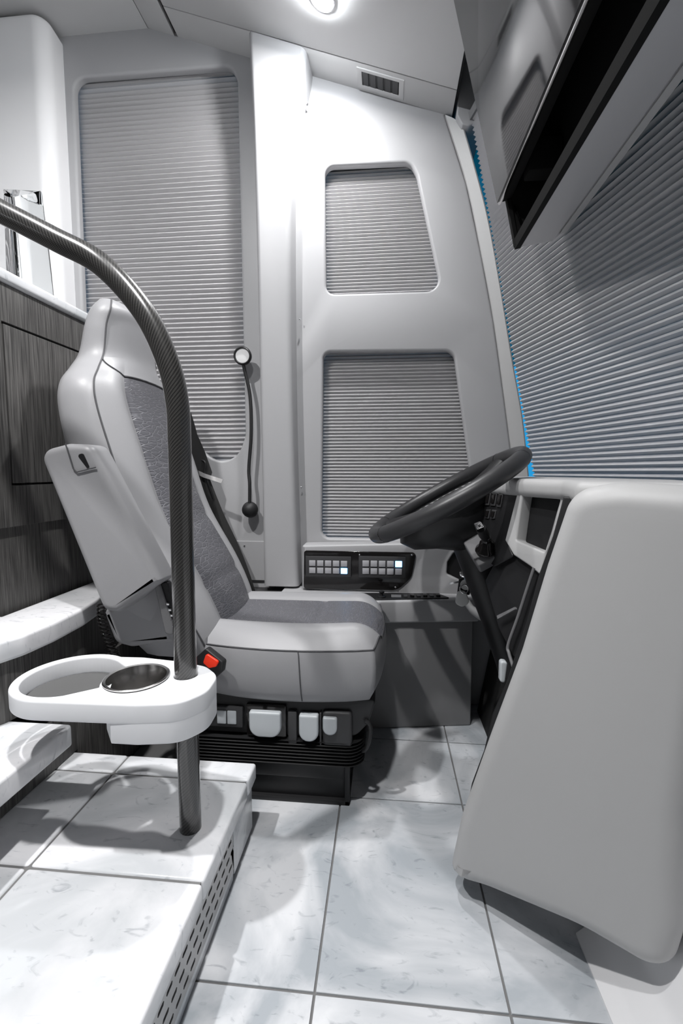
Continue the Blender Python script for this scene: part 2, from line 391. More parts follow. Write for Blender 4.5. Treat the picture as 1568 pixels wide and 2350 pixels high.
# front pillar strip beside the windscreen
L_ = [(0.2070,1.8200,2.2510),(0.2890,1.8200,2.0140),(0.3480,1.8200,1.7700),(0.4010,1.8200,1.5220),(0.4480,1.8200,1.2430),(0.4940,1.8200,0.9510),(0.5250,1.8200,0.7670)]
R_ = [(0.2680,1.7950,2.1990),(0.3100,1.7950,2.0680),(0.3650,1.7950,1.8780),(0.4170,1.7950,1.6350),(0.4690,1.7950,1.3640),(0.5130,1.7950,1.1490),(0.5430,1.7950,0.9320)]
bm = bmesh.new(); rows = []
Ls = catmull(L_, 6); Rs = catmull(R_, 6)
for a, b in zip(Ls, Rs):
    b = Vector(b); a = Vector(a)
    rows.append([a+Vector((-0.004,0.03,0)), a+Vector((0,-0.004,0)), a*0.55+b*0.45+Vector((0,-0.006,0)), b+Vector((-0.005,-0.002,0)), b, b+Vector((0.001,0.012,0)), b+Vector((-0.004,0.09,0))])
bm, V = grid_obj('p', rows, SHELL)
for r0, r1 in zip(V, V[1:]): bm.faces.new((r0[-1], r0[0], r1[0], r1[-1]))
bm.faces.new(V[0]); bm.faces.new(V[-1][::-1])
struct(bmesh_obj('trim_4', bm, SHELL2))

# header trim above the windscreen and its dark underside
hd = [(0.243,2.215),(0.250,2.43),(0.345,2.43),(0.345,2.205),(0.285,2.175),(0.262,2.182)]
struct(plate('trim_5', [rounded(hd, 0.012)], (0, -0.3, 0), (1, 0, 0), (0, 0, 1), 2.07, SHELL, bev=0.004))
bpy.data.objects['trim_5'].data.transform(Matrix.Translation((0, 2.07, 0)))

# floor sill under the pillar
struct(box('trim_6', -0.70, -0.345, 1.70, 1.81, 0.36, 0.475, DGREY, bev=0.01))

# front kick wall rising from the floor in a cove
kp = [(0.398,-0.01),(0.398,0.004),(0.425,0.03),(0.465,0.08),(0.50,0.17),(0.52,0.30),(0.535,0.36),(0.62,0.40),(0.9,0.42),(0.9,-0.01)]
struct(plate('wall_front', [rounded(kp, [0,0,0.05,0.08,0.1,0.1,0.03,0.05,0,0], 6)], (0, 0.90, 0), (-1, 0, 0), (0, 0, 1), 1.8, WHITE, bev=0.004))
for v in bpy.data.objects['wall_front'].data.vertices: v.co.x = -v.co.x
bpy.data.objects['wall_front'].data.flip_normals()

# windscreen glass behind the blind
Ba = Vector((0.322, 1.79, 2.064)); Bb = Vector((0.554, 1.79, 0.932)); Bd = Vector((0.2368, -0.9715, 0.0)); Be = (Bb-Ba).normalized(); Bn = Vector((0.9528, 0.2323, 0.1953))
def onblind(s, e, n): return Ba + Bd*s + Be*e + Bn*n
bm = bmesh.new()
def quadbox(bm, s0, s1, e0, e1, n0, n1, mi=0):
    vs = [bm.verts.new(onblind(s, e, n)) for s in (s0, s1) for e in (e0, e1) for n in (n0, n1)]
    for f in ((0,1,3,2),(4,6,7,5),(0,4,5,1),(2,3,7,6),(0,2,6,4),(1,5,7,3)): bm.faces.new([vs[i] for i in f]).material_index = mi
quadbox(bm, -0.25, 2.9, 0.72, 1.25, 0.10, 0.105, 0); quadbox(bm, -0.25, 2.9, -0.35, 0.72, 0.10, 0.105, 1)
struct(plate('sky_block_side', [[(0.66,0.93),(0.66,-0.95),(1.24,-0.95),(0.765,1.0)]], (0, 0, 0.925), (1, 0, 0), (0, 1, 0), 0.52, SHELL2, bev=0.02)); struct(box('sky_block_top', 0.235, 1.2, -1.0, 1.9, 2.44, 2.46, BACKING))  # unseen side block and top sheet, added to stop sky light leaking in
struct(bmesh_obj('window_4', bm, [TINT, TINTD], smooth=0))

# ================================================================== BLINDS
def blind_on_wall(name, lp, z0, pitch, amp, label, y=1.868, rail=True):
    xs_ = [p[0] for p in lp]; zs_ = [p[1] for p in lp]; x0 = min(xs_)-0.015; x1 = max(xs_)+0.015; za = min(zs_)-0.02; zb = max(zs_)+0.02
    root = thing(name, ((x0+x1)/2, y, za), label, 'blind', 'pleated blinds')
    n = int((zb-za)/(pitch/2)); bm = bmesh.new(); rows = []
    for k in range(n+1):
        z = za+k*pitch/2; yy = y + (amp if k % 2 else -amp)
        rows.append([(x0, yy, z), (x1, yy, z)])
    bm, V = grid_obj('b', rows, BLIND); bmesh.ops.solidify(bm, geom=bm.faces[:], thickness=0.0008)
    bmesh_obj('pleated_fabric', bm, BLIND, root, 0)
    box('head_rail', x0, x1, y-0.012, y+0.012, zb-0.012, zb+0.012, MGREY, root, 0.003)
    return root
blind_on_wall('pleated_blind', rL, 0, 0.0188, 0.0055, 'tall pale pleated blind filling the big window behind the driver seat')
blind_on_wall('pleated_blind', rU, 0, 0.0130, 0.0045, 'small pleated blind in the upper front side window, slanted at its right')
blind_on_wall('pleated_blind', rD, 0, 0.0136, 0.0048, 'pleated blind in the lower front side window beside the steering wheel')
root = thing('pleated_blind', Bb, 'wide pleated blind drawn across the windscreen above the dashboard', 'blind', 'pleated blinds')
e0, e1 = -0.14, 1.20; pitch = 0.0165; n = int((e1-e0)/(pitch/2)); rows = []
for k in range(n+1):
    a = 0.0055 if k % 2 else -0.0055
    rows.append([onblind(s, e1-k*pitch/2, a) for s in (0.012, 2.8)])
bm, V = grid_obj('b', rows, BLIND); bmesh.ops.solidify(bm, geom=bm.faces[:], thickness=0.0008)
bmesh_obj('pleated_fabric', bm, BLIND, root, 0)
bm = bmesh.new(); quadbox(bm, 0.012, 2.8, -0.16, -0.135, -0.012, 0.012); bmesh_obj('head_rail', bm, MGREY, root)

# ================================================================== STEPS
def step_slab(name, xs, ys, z, t, label, nose_r=0.008, riser=None):
    bm = bmesh.new()
    add_box(bm, xs[0], xs[-1]-0.006, ys[0]+0.004, ys[-1]-0.004, z-t+0.003, z-0.004, mi=1)
    for i in range(len(xs)-1):
        for j in range(len(ys)-1):
            add_box(bm, xs[i]+0.0015, xs[i+1]-(0.0015 if i < len(xs)-2 else 0), ys[j]+0.002, ys[j+1]-0.002, z-t, z, min(nose_r, 0.007), 3)
    return bm
root = thing('entry_platform', (-0.6, 0.6, 0), 'low white marble landing with slotted grille, holding the carbon handrail', 'step')
bm = step_slab('s', [-1.035, -0.685, -0.332], [0.0, 0.40, 0.757, 1.035, 1.11], 0.186, 0.044, '')
bmesh_obj('marble_top', bm, [MARBLE2, GROUT], root)
bm = bmesh.new(); add_box(bm, -0.83, -0.352, 0.0, 1.09, 0.0, 0.1425, mi=1)
add_box(bm, -0.352, -0.343, 0.955, 1.10, 0.012, 0.142, 0.002); add_box(bm, -0.352, -0.344, -0.0, 0.95, 0.004, 0.03, 0.002)
bmesh_obj('riser', bm, [MARBLE, BACKING], root)
sl = []
for k in range(32):
    for r_ in range(3):
        y0 = 0.02+k*0.029+(0.0145 if r_ % 2 else 0); z0 = 0.048+r_*0.030
        sl.append([(y0+a, z0+b) for a, b in ((0,0.002),(0.0025,-0.002),(0.0195,-0.002),(0.022,0.002),(0.0195,0.006),(0.0025,0.006))])
plate('vent_grille', [[(0.0,0.030),(0.95,0.030),(0.95,0.1415),(0.0,0.1415)]]+sl, (-0.3435, 0, 0), (0, 1, 0), (0, 0, 1), 0.003, ALU, root, 0.0)

root = thing('entry_step', (-1.0, 0.5, 0.186), 'white marble step with dark wood riser, next above the landing', 'step')
bm = step_slab('s', [-1.30, -0.715], [0.0, 0.94], 0.37, 0.052, '')
bmesh_obj('marble_tread', bm, [MARBLE2, GROUT], root)
box('wood_riser', -0.848, -0.837, 0.0, 1.115, 0.1875, 0.3165, WOOD, root, 0.002)
box('wood_riser', -0.86, -0.837, 1.115, 1.70, 0.001, 0.40, WOOD, root, 0.002)

root = thing('entry_step', (-1.0, 0.9, 0.37), 'uppermost curved white marble step running behind the driver seat', 'step')
tp = [(-1.30,0.0),(-1.10,0.62),(-0.93,0.80),(-0.865,0.885),(-0.838,0.96),(-0.830,1.05),(-0.836,1.17),(-0.852,1.25),(-0.90,1.40),(-0.97,1.58),(-1.005,1.60),(-1.005,1.08),(-1.30,1.08)]
plate('marble_tread', [rounded(tp, [0,.3,.15,.1,.1,.1,.1,.2,.2,.01,0,0,0], 5)], (0, 0, 0.57), (1, 0, 0), (0, 1, 0), 0.052, MARBLE2, root, 0.009)
rp_ = catmull([(-1.30,0.50),(-1.05,0.74),(-0.935,0.86),(-0.882,0.905),(-0.862,0.95),(-0.857,1.02),(-0.862,1.12),(-0.875,1.25),(-0.99,1.60)], 6)
rows = [[(p[0], p[1], z) for z in (0.371, 0.517)] + [(p[0]-0.02, p[1]+0.012, z) for z in (0.517, 0.371)] for p in [Vector((*q, 0)) if len(q) == 2 else q for q in rp_]]
bm, V = grid_obj('r', rows, WOOD, closed=True); bm.faces.new(V[0]); bm.faces.new(V[-1][::-1]); bmesh_obj('wood_riser', bm, WOOD, root)

# ================================================================== SIDE CABINET AND COUNTER
root = thing('side_cabinet', (-1.15, 1.2, 0.58), 'dark wood cabinet with flush door behind the driver seat', 'cabinet')
bm = bmesh.new(); add_box(bm, -1.55, -1.028, 0.55, 1.685, 0.80, 1.445, 0.001, 1); add_box(bm, -1.55, -1.022, 1.09, 1.685, 0.0, 0.80, 0.001, 1)
bmesh_obj('body', bm, WOOD, root)
dr = [(1.147,0.918),(1.62,0.918),(1.62,1.338),(1.147,1.338)]; dh = [(1.141,0.912),(1.626,0.912),(1.626,1.344),(1.141,1.344)]
plate('face_frame', [[(0.55,0.80),(1.685,0.80),(1.685,1.4445),(0.55,1.4445)], dh], (-1.006, 0, 0), (0, 1, 0), (0, 0, 1), 0.0195, WOOD, root, 0.001)
plate('door', [dr], (-1.006, 0, 0), (0, 1, 0), (0, 0, 1), 0.019, WOOD, root, 0.0012)
ct = box('countertop', -1.58, -0.992, 0.50, 1.69, 1.446, 1.478, MARBLE2, bev=0.010, seg=4)
tag(ct, 'white stone countertop with rounded edge on the dark cabinet', 'countertop')

# crystal ornaments
def prism_between(name, bot, top, m, parent=None, bev=0.004):
    bm = bmesh.new(); A = [bm.verts.new(p) for p in bot]; B = [bm.verts.new(p) for p in top]; n = len(A)
    bm.faces.new(A[::-1]); bm.faces.new(B)
    for k in range(n): bm.faces.new((A[k], A[(k+1) % n], B[(k+1) % n], B[k]))
    bmesh.ops.recalc_face_normals(bm, faces=bm.faces)
    if bev: bmesh.ops.bevel(bm, geom=bm.edges[:], offset=bev, segments=2, affect='EDGES', profile=0.5)
    return bmesh_obj(name, bm, m, parent, 25)
b_ = [(-1.075,1.305),(-1.03,1.375),(-1.08,1.445),(-1.15,1.43),(-1.15,1.33)]
t_ = [(-1.080,1.300,1.745),(-1.045,1.365,1.800),(-1.08,1.425,1.775),(-1.14,1.415,1.79),(-1.14,1.33,1.79)]
c = prism_between('crystal_ornament', [(x, y, 1.4785) for x, y in b_], t_, GLASS)
tag(c, 'tall clear crystal block with slanted top on the countertop, nearest the wall', 'ornament')
b_ = [(-1.12,1.03),(-1.05,1.10),(-1.05,1.17),(-1.12,1.19),(-1.20,1.12)]
c = prism_between('crystal_ornament', [(x, y, 1.4785) for x, y in b_], [(x*0.97-0.03, y, 1.60+0.02*(i % 2)) for i, (x, y) in enumerate(b_)], GLASS)
tag(c, 'small low clear crystal on the countertop at the left edge of the photo', 'ornament')

# ================================================================== HANDRAIL AND CUP HOLDER
path = [(-0.411,0.88,0.186),(-0.411,0.88,0.40),(-0.411,0.88,0.60),(-0.410,0.88,0.80),(-0.409,0.88,1.00),(-0.411,0.88,1.085),(-0.428,0.88,1.165),(-0.474,0.88,1.262),(-0.556,0.88,1.352),(-0.650,0.88,1.404),(-0.764,0.88,1.463),(-0.90,0.88,1.532),(-1.03,0.88,1.60)]
hr = tube('handrail', catmull(path, 10), 0.0225, CARBON, None, 28, uv=True)
tag(hr, 'dark carbon fibre handrail curving up from the marble landing', 'handrail')
root = thing('cup_holder', (-0.41, 0.88, 0.43), 'white tray and cup holder clamped on the carbon handrail', 'cup holder')
cx, cy, RR = -0.645, 0.857, 0.110
hole = circle2(-0.411, 0.88, 0.0230, 28); cup = circle2(-0.503, 0.853, 0.0595, 40); cup2 = circle2(-0.503, 0.853, 0.0545, 36)
arc_o = circle2(cx, cy, RR, 48, R(64), R(274)); right = rounded([(-0.60,0.7495),(-0.45,0.752),(-0.372,0.765),(-0.338,0.815),(-0.343,0.885),(-0.385,0.925),(-0.45,0.944),(-0.545,0.958),(-0.60,0.9565)], [0,0.08,0.06,0.06,0.06,0.05,0.08,0.08,0], 8)[1:-1]
tray_in = circle2(cx, cy, 0.0925, 48, R(48), R(301))
tray_in += [(-0.503+0.0685*math.cos(R(a)), 0.853+0.0685*math.sin(R(a))) for a in range(218, 132, -6)]
plate('tray_ring', [arc_o+right, rounded(tray_in, 0.006, 3), cup, hole], (0, 0, 0.528), (1, 0, 0), (0, 1, 0), 0.040, CUPW, root, 0.005)
low = rounded([(-0.499,0.7525),(-0.45,0.7525),(-0.3725,0.7655),(-0.3385,0.815),(-0.3435,0.885),(-0.3855,0.9245),(-0.45,0.9435),(-0.54,0.93),(-0.566,0.86),(-0.535,0.795)], [0.002,0.08,0.06,0.06,0.06,0.05,0.05,0.03,0.04,0.04], 8)
plate('clamp_block', [low, cup2, hole], (0, 0, 0.515), (1, 0, 0), (0, 1, 0), 0.066, CUPW, root, 0.004)
lathe('steel_cup', [(0.0,0.018),(0.050,0.018),(0.0535,0.022),(0.0540,0.078),(0.0585,0.086),(0.0588,0.095),(0.0635,0.0965),(0.0640,0.0985),(0.0620,0.0998),(0.0575,0.0985),(0.0565,0.090),(0.0525,0.076),(0.0515,0.024),(0.0,0.022)], (-0.503, 0.853, 0.4335), (0, 0, 1), STEEL, root, 48)
lathe('tray_mat', [(0.0,0.0),(0.089,0.0),(0.089,0.004),(0.0,0.004)], (cx, cy, 0.4885), (0, 0, 1), TRAYMAT, root, 40)

# ================================================================== DRIVER SEAT
seat = thing('driver_seat', (-0.35, 1.41, 0), 'light grey leather driver seat with dark crocodile inserts on a black suspension base', 'seat')
SY = 1.41
bt = [ # front x,z ; rear x,z ; half width ; forward swell
 (-0.490,0.43,-0.70,0.43,0.205,0.045),(-0.530,0.53,-0.745,0.50,0.230,0.055),(-0.584,0.638,-0.775,0.60,0.240,0.060),(-0.677,0.811,-0.828,0.80,0.243,0.055),(-0.729,0.976,-0.870,0.98,0.243,0.052),
 (-0.772,1.12,-0.895,1.12,0.240,0.050),(-0.787,1.19,-0.897,1.19,0.226,0.048),(-0.797,1.24,-0.893,1.24,0.185,0.044),(-0.803,1.29,-0.888,1.29,0.148,0.040),(-0.798,1.37,-0.872,1.37,0.138,0.038),(-0.788,1.415,-0.858,1.415,0.130,0.030),(-0.795,1.447,-0.838,1.447,0.112,0.010)]
BT = lerp_table(bt, 7); NB = len(BT)
IW = 0.60
def back_front(row, v):
    xf, zf, xr, zr, W, s = row
    nx, nz = (zf-0.0), 0
    a = abs(v); head = max(0.0, min(1.0, (zf-1.13)/0.14)); head = head*head*(3-2*head)
    f = s*(1-a**2.6)
    bol = 0.016*math.exp(-((a-0.78)/0.15)**2)*(1-head)
    groove = -0.007*math.exp(-((a-IW)/0.035)**2)*(1-head)
    seamz = sum(-0.006*math.exp(-((zf-q)/0.010)**2) for q in (0.965, 0.79, 0.60))*(1 if a < IW else 0)*(1-head)
    q = f + bol + groove + seamz
    d = Vector((xf-xr, 0, 0.35*(xf-xr))).normalized()
    return Vector((xf, SY+v*W, zf)) + d*q
NV = 48; VS = [-1+2*k/NV for k in range(NV+1)]
grid = [[back_front(r, v) for v in VS] for r in BT]
uvg = [[(i/NB*0.95, (v+1)*0.25) for v in VS] for i in range(NB)]
def sub(name, i0, i1, v0, v1, m, smooth=70):
    js = [j for j, v in enumerate(VS) if v0-1e-6 <= v <= v1+1e-6]
    rows = [[grid[i][j] for j in js] for i in range(i0, i1+1)]; uu = [[uvg[i][j] for j in js] for i in range(i0, i1+1)]
    bm, V = grid_obj(name, rows, m, uvs=uu)
    return bmesh_obj(name, bm, m, seat, smooth)
IT = min(range(NB), key=lambda i: abs(BT[i][1]-1.215))
IN = min(range(NB), key=lambda i: abs(BT[i][1]-1.275))
iw = min(VS, key=lambda v: abs(v-IW))
sub('backrest_insert', 0, IT, -iw, iw, CROC)
sub('backrest_bolster', 0, IN, -1, -iw, LEATHER); sub('backrest_bolster', 0, IN, iw, 1, LEATHER)
sub('headrest_panel', IT, NB-1, -iw, iw, LEATHER)
bm_rows = None
# upper wings of the headrest belong to the headrest panel side strips
sub('headrest_side', IN, NB-1, -1, -iw, LEATHER); sub('headrest_side', IN, NB-1, iw, 1, LEATHER)
# side and rear cover
rows = []
for i, r in enumerate(BT):
    xf, zf, xr, zr, W, s = r; ring = []
    for sgn in (-1, 1):
        seq = [(0.0,0.0),(0.06,0.006),(0.2,0.013),(0.45,0.018),(0.7,0.014),(0.88,0.002),(0.97,-0.018),(1.0,-0.045)]
        pts = []
        for fr, o in seq:
            W2 = W+o*min(1, W/0.2); pts.append(Vector((xf+(xr-xf)*fr, SY+sgn*W2, zf+(zr-zf)*fr)))
        ring += pts if sgn < 0 else [Vector((xr-0.006, SY, zr))] + pts[::-1]
    rows.append(ring)
bm, V = grid_obj('b', rows, LEATHER)
top = [V[-1][k] for k in range(len(V[-1]))]
fr = [bm.verts.new(p) for p in grid[-1][1:-1]]
bm.faces.new(top + fr[::-1])
bmesh_obj('backrest_cover', bm, LEATHER, seat, 70)
for sgn, j in ((-1, 0), (1, NV)):
    tube('seam_piping', [grid[i][j]+Vector((0.001, sgn*0.0012, 0)) for i in range(0, NB)], 0.0022, PIPING, seat, 6)
tube('seam_piping', [grid[IT][j]+Vector((0.001,0,0.002)) for j in range(NV+1) if abs(VS[j]) <= iw], 0.0026, PIPING, seat, 6)
for sg in (0, NV):
    jj = min(range(NV+1), key=lambda j: abs(VS[j]-(-iw if sg == 0 else iw)))
    pts = []
    for k in range(15):
        t = k/14; fi = IT+(IN-IT)*t; fj = jj+(sg-jj)*(1-(1-t)**1.6) if t < 1 else sg
        i0 = min(int(fi), NB-2); j0 = min(int(fj), NV-1); a_ = fi-i0; b_ = fj-j0
        pts.append(grid[i0][j0]*(1-a_)*(1-b_)+grid[i0+1][j0]*a_*(1-b_)+grid[i0][j0+1]*(1-a_)*b_+grid[i0+1][j0+1]*a_*b_+Vector((0.001,0,0.001)))
    tube('seam_piping', pts, 0.0020, PIPING, seat, 6)

# seat cushion
CX, HX, HY = -0.262, 0.262, 0.243
def cmap(u, v, k=0.42): return (CX+HX*u*math.sqrt(1-k*v*v/2)*1.0, SY+HY*v*math.sqrt(1-k*u*u/2)*1.0)
K1 = 1/math.sqrt(1-0.15)
CI = 0.52
def ctop(u, v):
    x, y = cmap(u, v); a = abs(v)
    edge = max(abs(u) if u > 0 else 0.0, a)
    roll = 0.036*max(0.0, (edge-0.62)/0.38)**2.4
    z = 0.503 - roll + 0.016*math.exp(-((a-0.72)/0.17)**2) - 0.008*math.exp(-((a-CI)/0.03)**2)
    z += 0.012*u*u*(1 if u > 0 else 0.3)*(1-min(1, edge)**6)
    if a < CI: z -= 0.006*math.exp(-((u-0.22)/0.03)**2)
    return Vector((x, y, z))
NU = 44; US = [-1+2*k/NU for k in range(NU+1)]; V2 = [-1+2*k/50 for k in range(51)]
cg = [[ctop(u, v) for v in V2] for u in US]; cu_ = [[(v*0.25, u*0.28+7) for v in V2] for u in US]
def csub(name, v0, v1, m):
    js = [j for j, v in enumerate(V2) if v0-1e-6 <= v <= v1+1e-6]
    bm, V = grid_obj(name, [[r[j] for j in js] for r in cg], m, uvs=[[r[j] for j in js] for r in [[(u_[1]-7+0.3, u_[0]+0.25) for u_ in rr] for rr in cu_]])
    return bmesh_obj(name, bm, m, seat, 70)
csub('cushion_insert', -CI, CI, CROC); csub('cushion_bolster', -1, -CI, LEATHER); csub('cushion_bolster', CI, 1, LEATHER)
loop = [cg[i][0] for i in range(NU+1)] + [cg[NU][j] for j in range(1, 51)] + [cg[i][50] for i in range(NU-1, -1, -1)] + [cg[0][j] for j in range(49, 0, -1)]
cc = Vector((CX, SY, 0)); rows = []
for dz, o in ((0.0, 1.0), (-0.010, 1.016), (-0.045, 1.030), (-0.085, 1.026), (-0.118, 1.000), (-0.142, 0.960), (-0.153, 0.90)):
    rows.append([Vector((cc.x+(p.x-cc.x)*o, cc.y+(p.y-cc.y)*o, (p.z if dz == 0 else p.z*max(0, 1+dz/0.05)+0.467*(1-max(0, 1+dz/0.05)))+dz)) for p in loop])
bm, V = grid_obj('c', rows, LEATHER, closed=True); bm.faces.new(V[-1][::-1]); bmesh_obj('cushion_cover', bm, LEATHER, seat, 70)
tube('seam_piping', [p+Vector((0, 0, 0.001)) for p in loop], 0.0024, PIPING, seat, 6, closed=True)
jn = min(range(len(loop)), key=lambda k: (loop[k]-Vector((-0.225, SY-HY, 0.467))).length)
tube('seam_piping', [r[jn+(0 if k < 4 else 0)]+Vector((0.002*k, -0.0008, 0)) for k, r in enumerate(rows[:6])], 0.0017, PIPING, seat, 6)

# armrest folded up beside the backrest
ar = [(-0.7960,1.0200),(-0.8760,1.0010),(-0.7200,0.5900),(-0.6790,0.5880),(-0.5570,0.6740),(-0.7330,1.0170)]
arm = plate('armrest', [rounded(ar, [0.03,0.03,0.03,0.02,0.01,0.03], 6)], (0, 1.075, 0), (1, 0, 0), (0, 0, 1), 0.085, LEATHER, seat, 0.020, 5)
bm = bmesh.new()
hp = [(-0.7800,1.0720,1.0030),(-0.7490,1.0720,0.9970),(-0.7360,1.0720,0.9670)]
add_bm(bm, tube_mesh([(-0.7940,1.0720,1.0190),(-0.7770,1.0720,0.9570),(-0.7680,1.0720,0.9480)], 0.0016, 6)); add_bm(bm, tube_mesh([(-0.7680,1.0720,0.9480),(-0.7170,1.0720,0.9600)], 0.0016, 6))
bmesh_obj('seam_piping', bm, PIPING, arm)
plate3('cover_opening', [(-0.7670,1.0740,0.9910),(-0.7500,1.0740,0.9950),(-0.7350,1.0730,0.9610),(-0.7410,1.0740,0.9580)], BLACK, 0.002, arm, r=0.006)
lb = [(-0.6350,0.6390),(-0.7800,0.5680),(-0.7470,0.4720),(-0.6990,0.4620),(-0.5720,0.4830),(-0.5730,0.6350)]
plate('backrest_skirt', [rounded(lb, [0,0.01,0.03,0.02,0.01,0], 6)], (0, 1.158, 0), (1, 0, 0), (0, 0, 1), 0.45, LEATHER, seat, 0.02, 5)
bpy.data.objects['backrest_skirt']
lathe('armrest_hinge', [(0,0),(0.035,0),(0.04,0.006),(0.04,0.03),(0,0.03)], (-0.66,1.12,0.66), (0,1,0), DGREY, seat, 24)

# suspension base
box('base_cover', -0.66, -0.42, 1.20, 1.62, 0.33, 0.44, BLACK, seat, 0.05, 4)
bm = bmesh.new()
ctl = [(-0.52,0.325),(-0.02,0.325),(-0.04,0.255),(-0.075,0.215),(-0.15,0.205),(-0.52,0.205)]
o_ = plate('control_housing', [rounded(ctl, [0.005,0.01,0.03,0.03,0.02,0.01])], (0, 1.205, 0), (1, 0, 0), (0, 0, 1), 0.40, BLACK, seat, 0.006)
bpy.data.meshes
sw = box('switch_panel', -0.500, -0.395, 1.192, 1.206, 0.228, 0.288, DGREY, seat, 0.004)
box('rocker_button', -0.468, -0.4415, 1.187, 1.193, 0.240, 0.279, LEVER, sw, 0.003); box('rocker_button', -0.4385, -0.412, 1.187, 1.193, 0.240, 0.279, LEVER, sw, 0.003)
def paddle(x0, x1, z0, z1, m=LEVER):
    pts = rounded([(x0,z1),(x1,z1),(x1,z0),(x0,z0)], [0.006,0.006,0.03,0.03], 8)
    return plate('lever', [pts], (0, 1.178, 0), (1, 0, 0), (0, 0, 1), 0.026, m, seat, 0.006, 4)
box('lever_surround', -0.385, -0.270, 1.193, 1.207, 0.205, 0.300, BLACKG, seat, 0.006)
paddle(-0.373, -0.283, 0.212, 0.285); paddle(-0.232, -0.178, 0.206, 0.282); paddle(-0.166, -0.126, 0.228, 0.278)
for x0, x1 in ((-0.265,-0.240),(-0.175,-0.171)): box('housing_rib', x0, x1, 1.190, 1.207, 0.190, 0.285, DGREY, seat, 0.004)
box('housing_corner', -0.168, -0.085, 1.189, 1.206, 0.190, 0.290, DGREY, seat, 0.01, 3)
rows = []
for k in range(15):
    z = 0.20-k*0.0048; o = 0.0 if k % 2 else 0.012
    rows.append([(p[0], p[1], z) for p in rounded([(-0.60-o,1.20-o),(-0.065+o,1.20-o),(-0.065+o,1.58),(-0.60-o,1.58)], 0.05, 5)])
bm, V = grid_obj('bel', rows, RUBBER, closed=True); bm.faces.new(V[0][::-1]); bm.faces.new(V[-1]); bmesh_obj('bellows', bm, RUBBER, seat)
bm = bmesh.new(); add_box(bm, -0.58, -0.098, 1.222, 1.56, 0.07, 0.135, 0.004); add_box(bm, -0.575, -0.100, 1.226, 1.55, 0.012, 0.075, 0.003); add_box(bm, -0.58, -0.094, 1.213, 1.57, 0.0, 0.014, 0.002)
add_box(bm, -0.108, -0.094, 1.213, 1.235, 0.0, 0.14, 0.002); add_box(bm, -0.52, -0.12, 1.2175, 1.224, 0.112, 0.118, 0.001)
bmesh_obj('pedestal', bm, BLACK, seat)
tube('adjuster_bar', catmull([(-0.09,1.24,0.155),(-0.055,1.22,0.165),(-0.040,1.205,0.20),(-0.036,1.20,0.25),(-0.05,1.20,0.265)], 6), 0.006, RUBBER, seat, 10)

# buckle
bk = plate3('belt_buckle', [(-0.4730,1.1350,0.4800),(-0.4230,1.1250,0.4470),(-0.4290,1.1250,0.4180),(-0.4710,1.1400,0.3770),(-0.5210,1.1500,0.3840),(-0.5080,1.1400,0.4480)], BLACK, 0.022, seat, r=0.008, bev=0.004)
plate3('release_button', [(-0.4680,1.1280,0.4700),(-0.4310,1.1210,0.4520),(-0.4390,1.1200,0.4380),(-0.4590,1.1240,0.4320),(-0.4770,1.1280,0.4440)], RED, 0.008, bk, r=0.006, bev=0.002, back=-0.004)
tube('buckle_stalk', [(-0.50,1.15,0.40),(-0.53,1.16,0.34),(-0.56,1.18,0.28)], 0.014, BLACK, bk, 10)

# shoulder belt
bp = catmull([(-0.7600,1.6900,1.1670),(-0.7440,1.6950,1.1020),(-0.7200,1.7050,0.9780),(-0.7010,1.7100,0.9160),(-0.6490,1.7100,0.7810),(-0.5910,1.7100,0.6560),(-0.5490,1.7100,0.5450),(-0.5190,1.7100,0.4490),(-0.50,1.71,0.40)], 6)
blt = ribbon('seat_belt', bp, (0.9, 0.25, 0.35), 0.045, 0.003, WEB, seat)
ribbon('belt_loop', [(-0.7410,1.7000,1.1030),(-0.7110,1.7150,1.0200),(-0.6870,1.7200,0.9450),(-0.7000,1.7150,0.9020)], (0.9, 0.25, 0.35), 0.03, 0.003, WEB, blt)
ribbon('latch_tongue', [(-0.7290,1.6950,0.9500),(-0.6910,1.6950,0.9330),(-0.6210,1.6900,0.9120)], (0, 0.3, 1), 0.016, 0.003, STEEL, blt)
tube('belt_cord', catmull([(-0.7110,1.7100,0.9950),(-0.6920,1.7050,0.9830),(-0.6950,1.7050,0.9450),(-0.6800,1.7000,0.9030),(-0.6630,1.7050,0.8440)], 6), 0.0035, BLACK, blt, 8)
bm = bmesh.new(); add_box(bm, -0.60, -0.44, 1.60, 1.70, 0.40, 0.475, 0.01)
add_box(bm, -0.56, -0.52, 1.62, 1.66, 0.47, 0.49, 0.005)
bmesh_obj('belt_anchor', bm, BLACK, seat)

# handset on the seat side with a coiled cord
ph = thing('handset', (-0.63, 1.13, 0.55), 'dark grey phone handset with keys hanging behind the handrail', 'handset')
hb = plate3('handset_body', [(-0.5950,1.1050,0.6540),(-0.5800,1.1050,0.6600),(-0.5460,1.1050,0.5460),(-0.5490,1.1050,0.5220),(-0.5700,1.1050,0.5270)], MGREY, 0.02, ph, r=0.008, bev=0.005)
hk = plate3('key_face', [(-0.5830,1.1120,0.6580),(-0.5610,1.1120,0.6650),(-0.5330,1.1120,0.5440),(-0.5500,1.1120,0.5250)], BLACK, 0.02, ph, r=0.006, bev=0.003)
for k in range(5):
    for q in range(2):
        x = 377+k*4.5+q*9; y_ = 1385+k*13
        a = Vector((-0.5710,1.1090,0.6070)); b = Vector((-0.5510,1.1090,0.5470)); c_ = a+(b-a)*k/4+Vector((0.011*q,0,0))
        box('key', c_.x-0.0035, c_.x+0.0035, c_.y-0.003, c_.y+0.004, c_.z-0.0035, c_.z+0.0035, CHROME, hk, 0.001)
hx = []
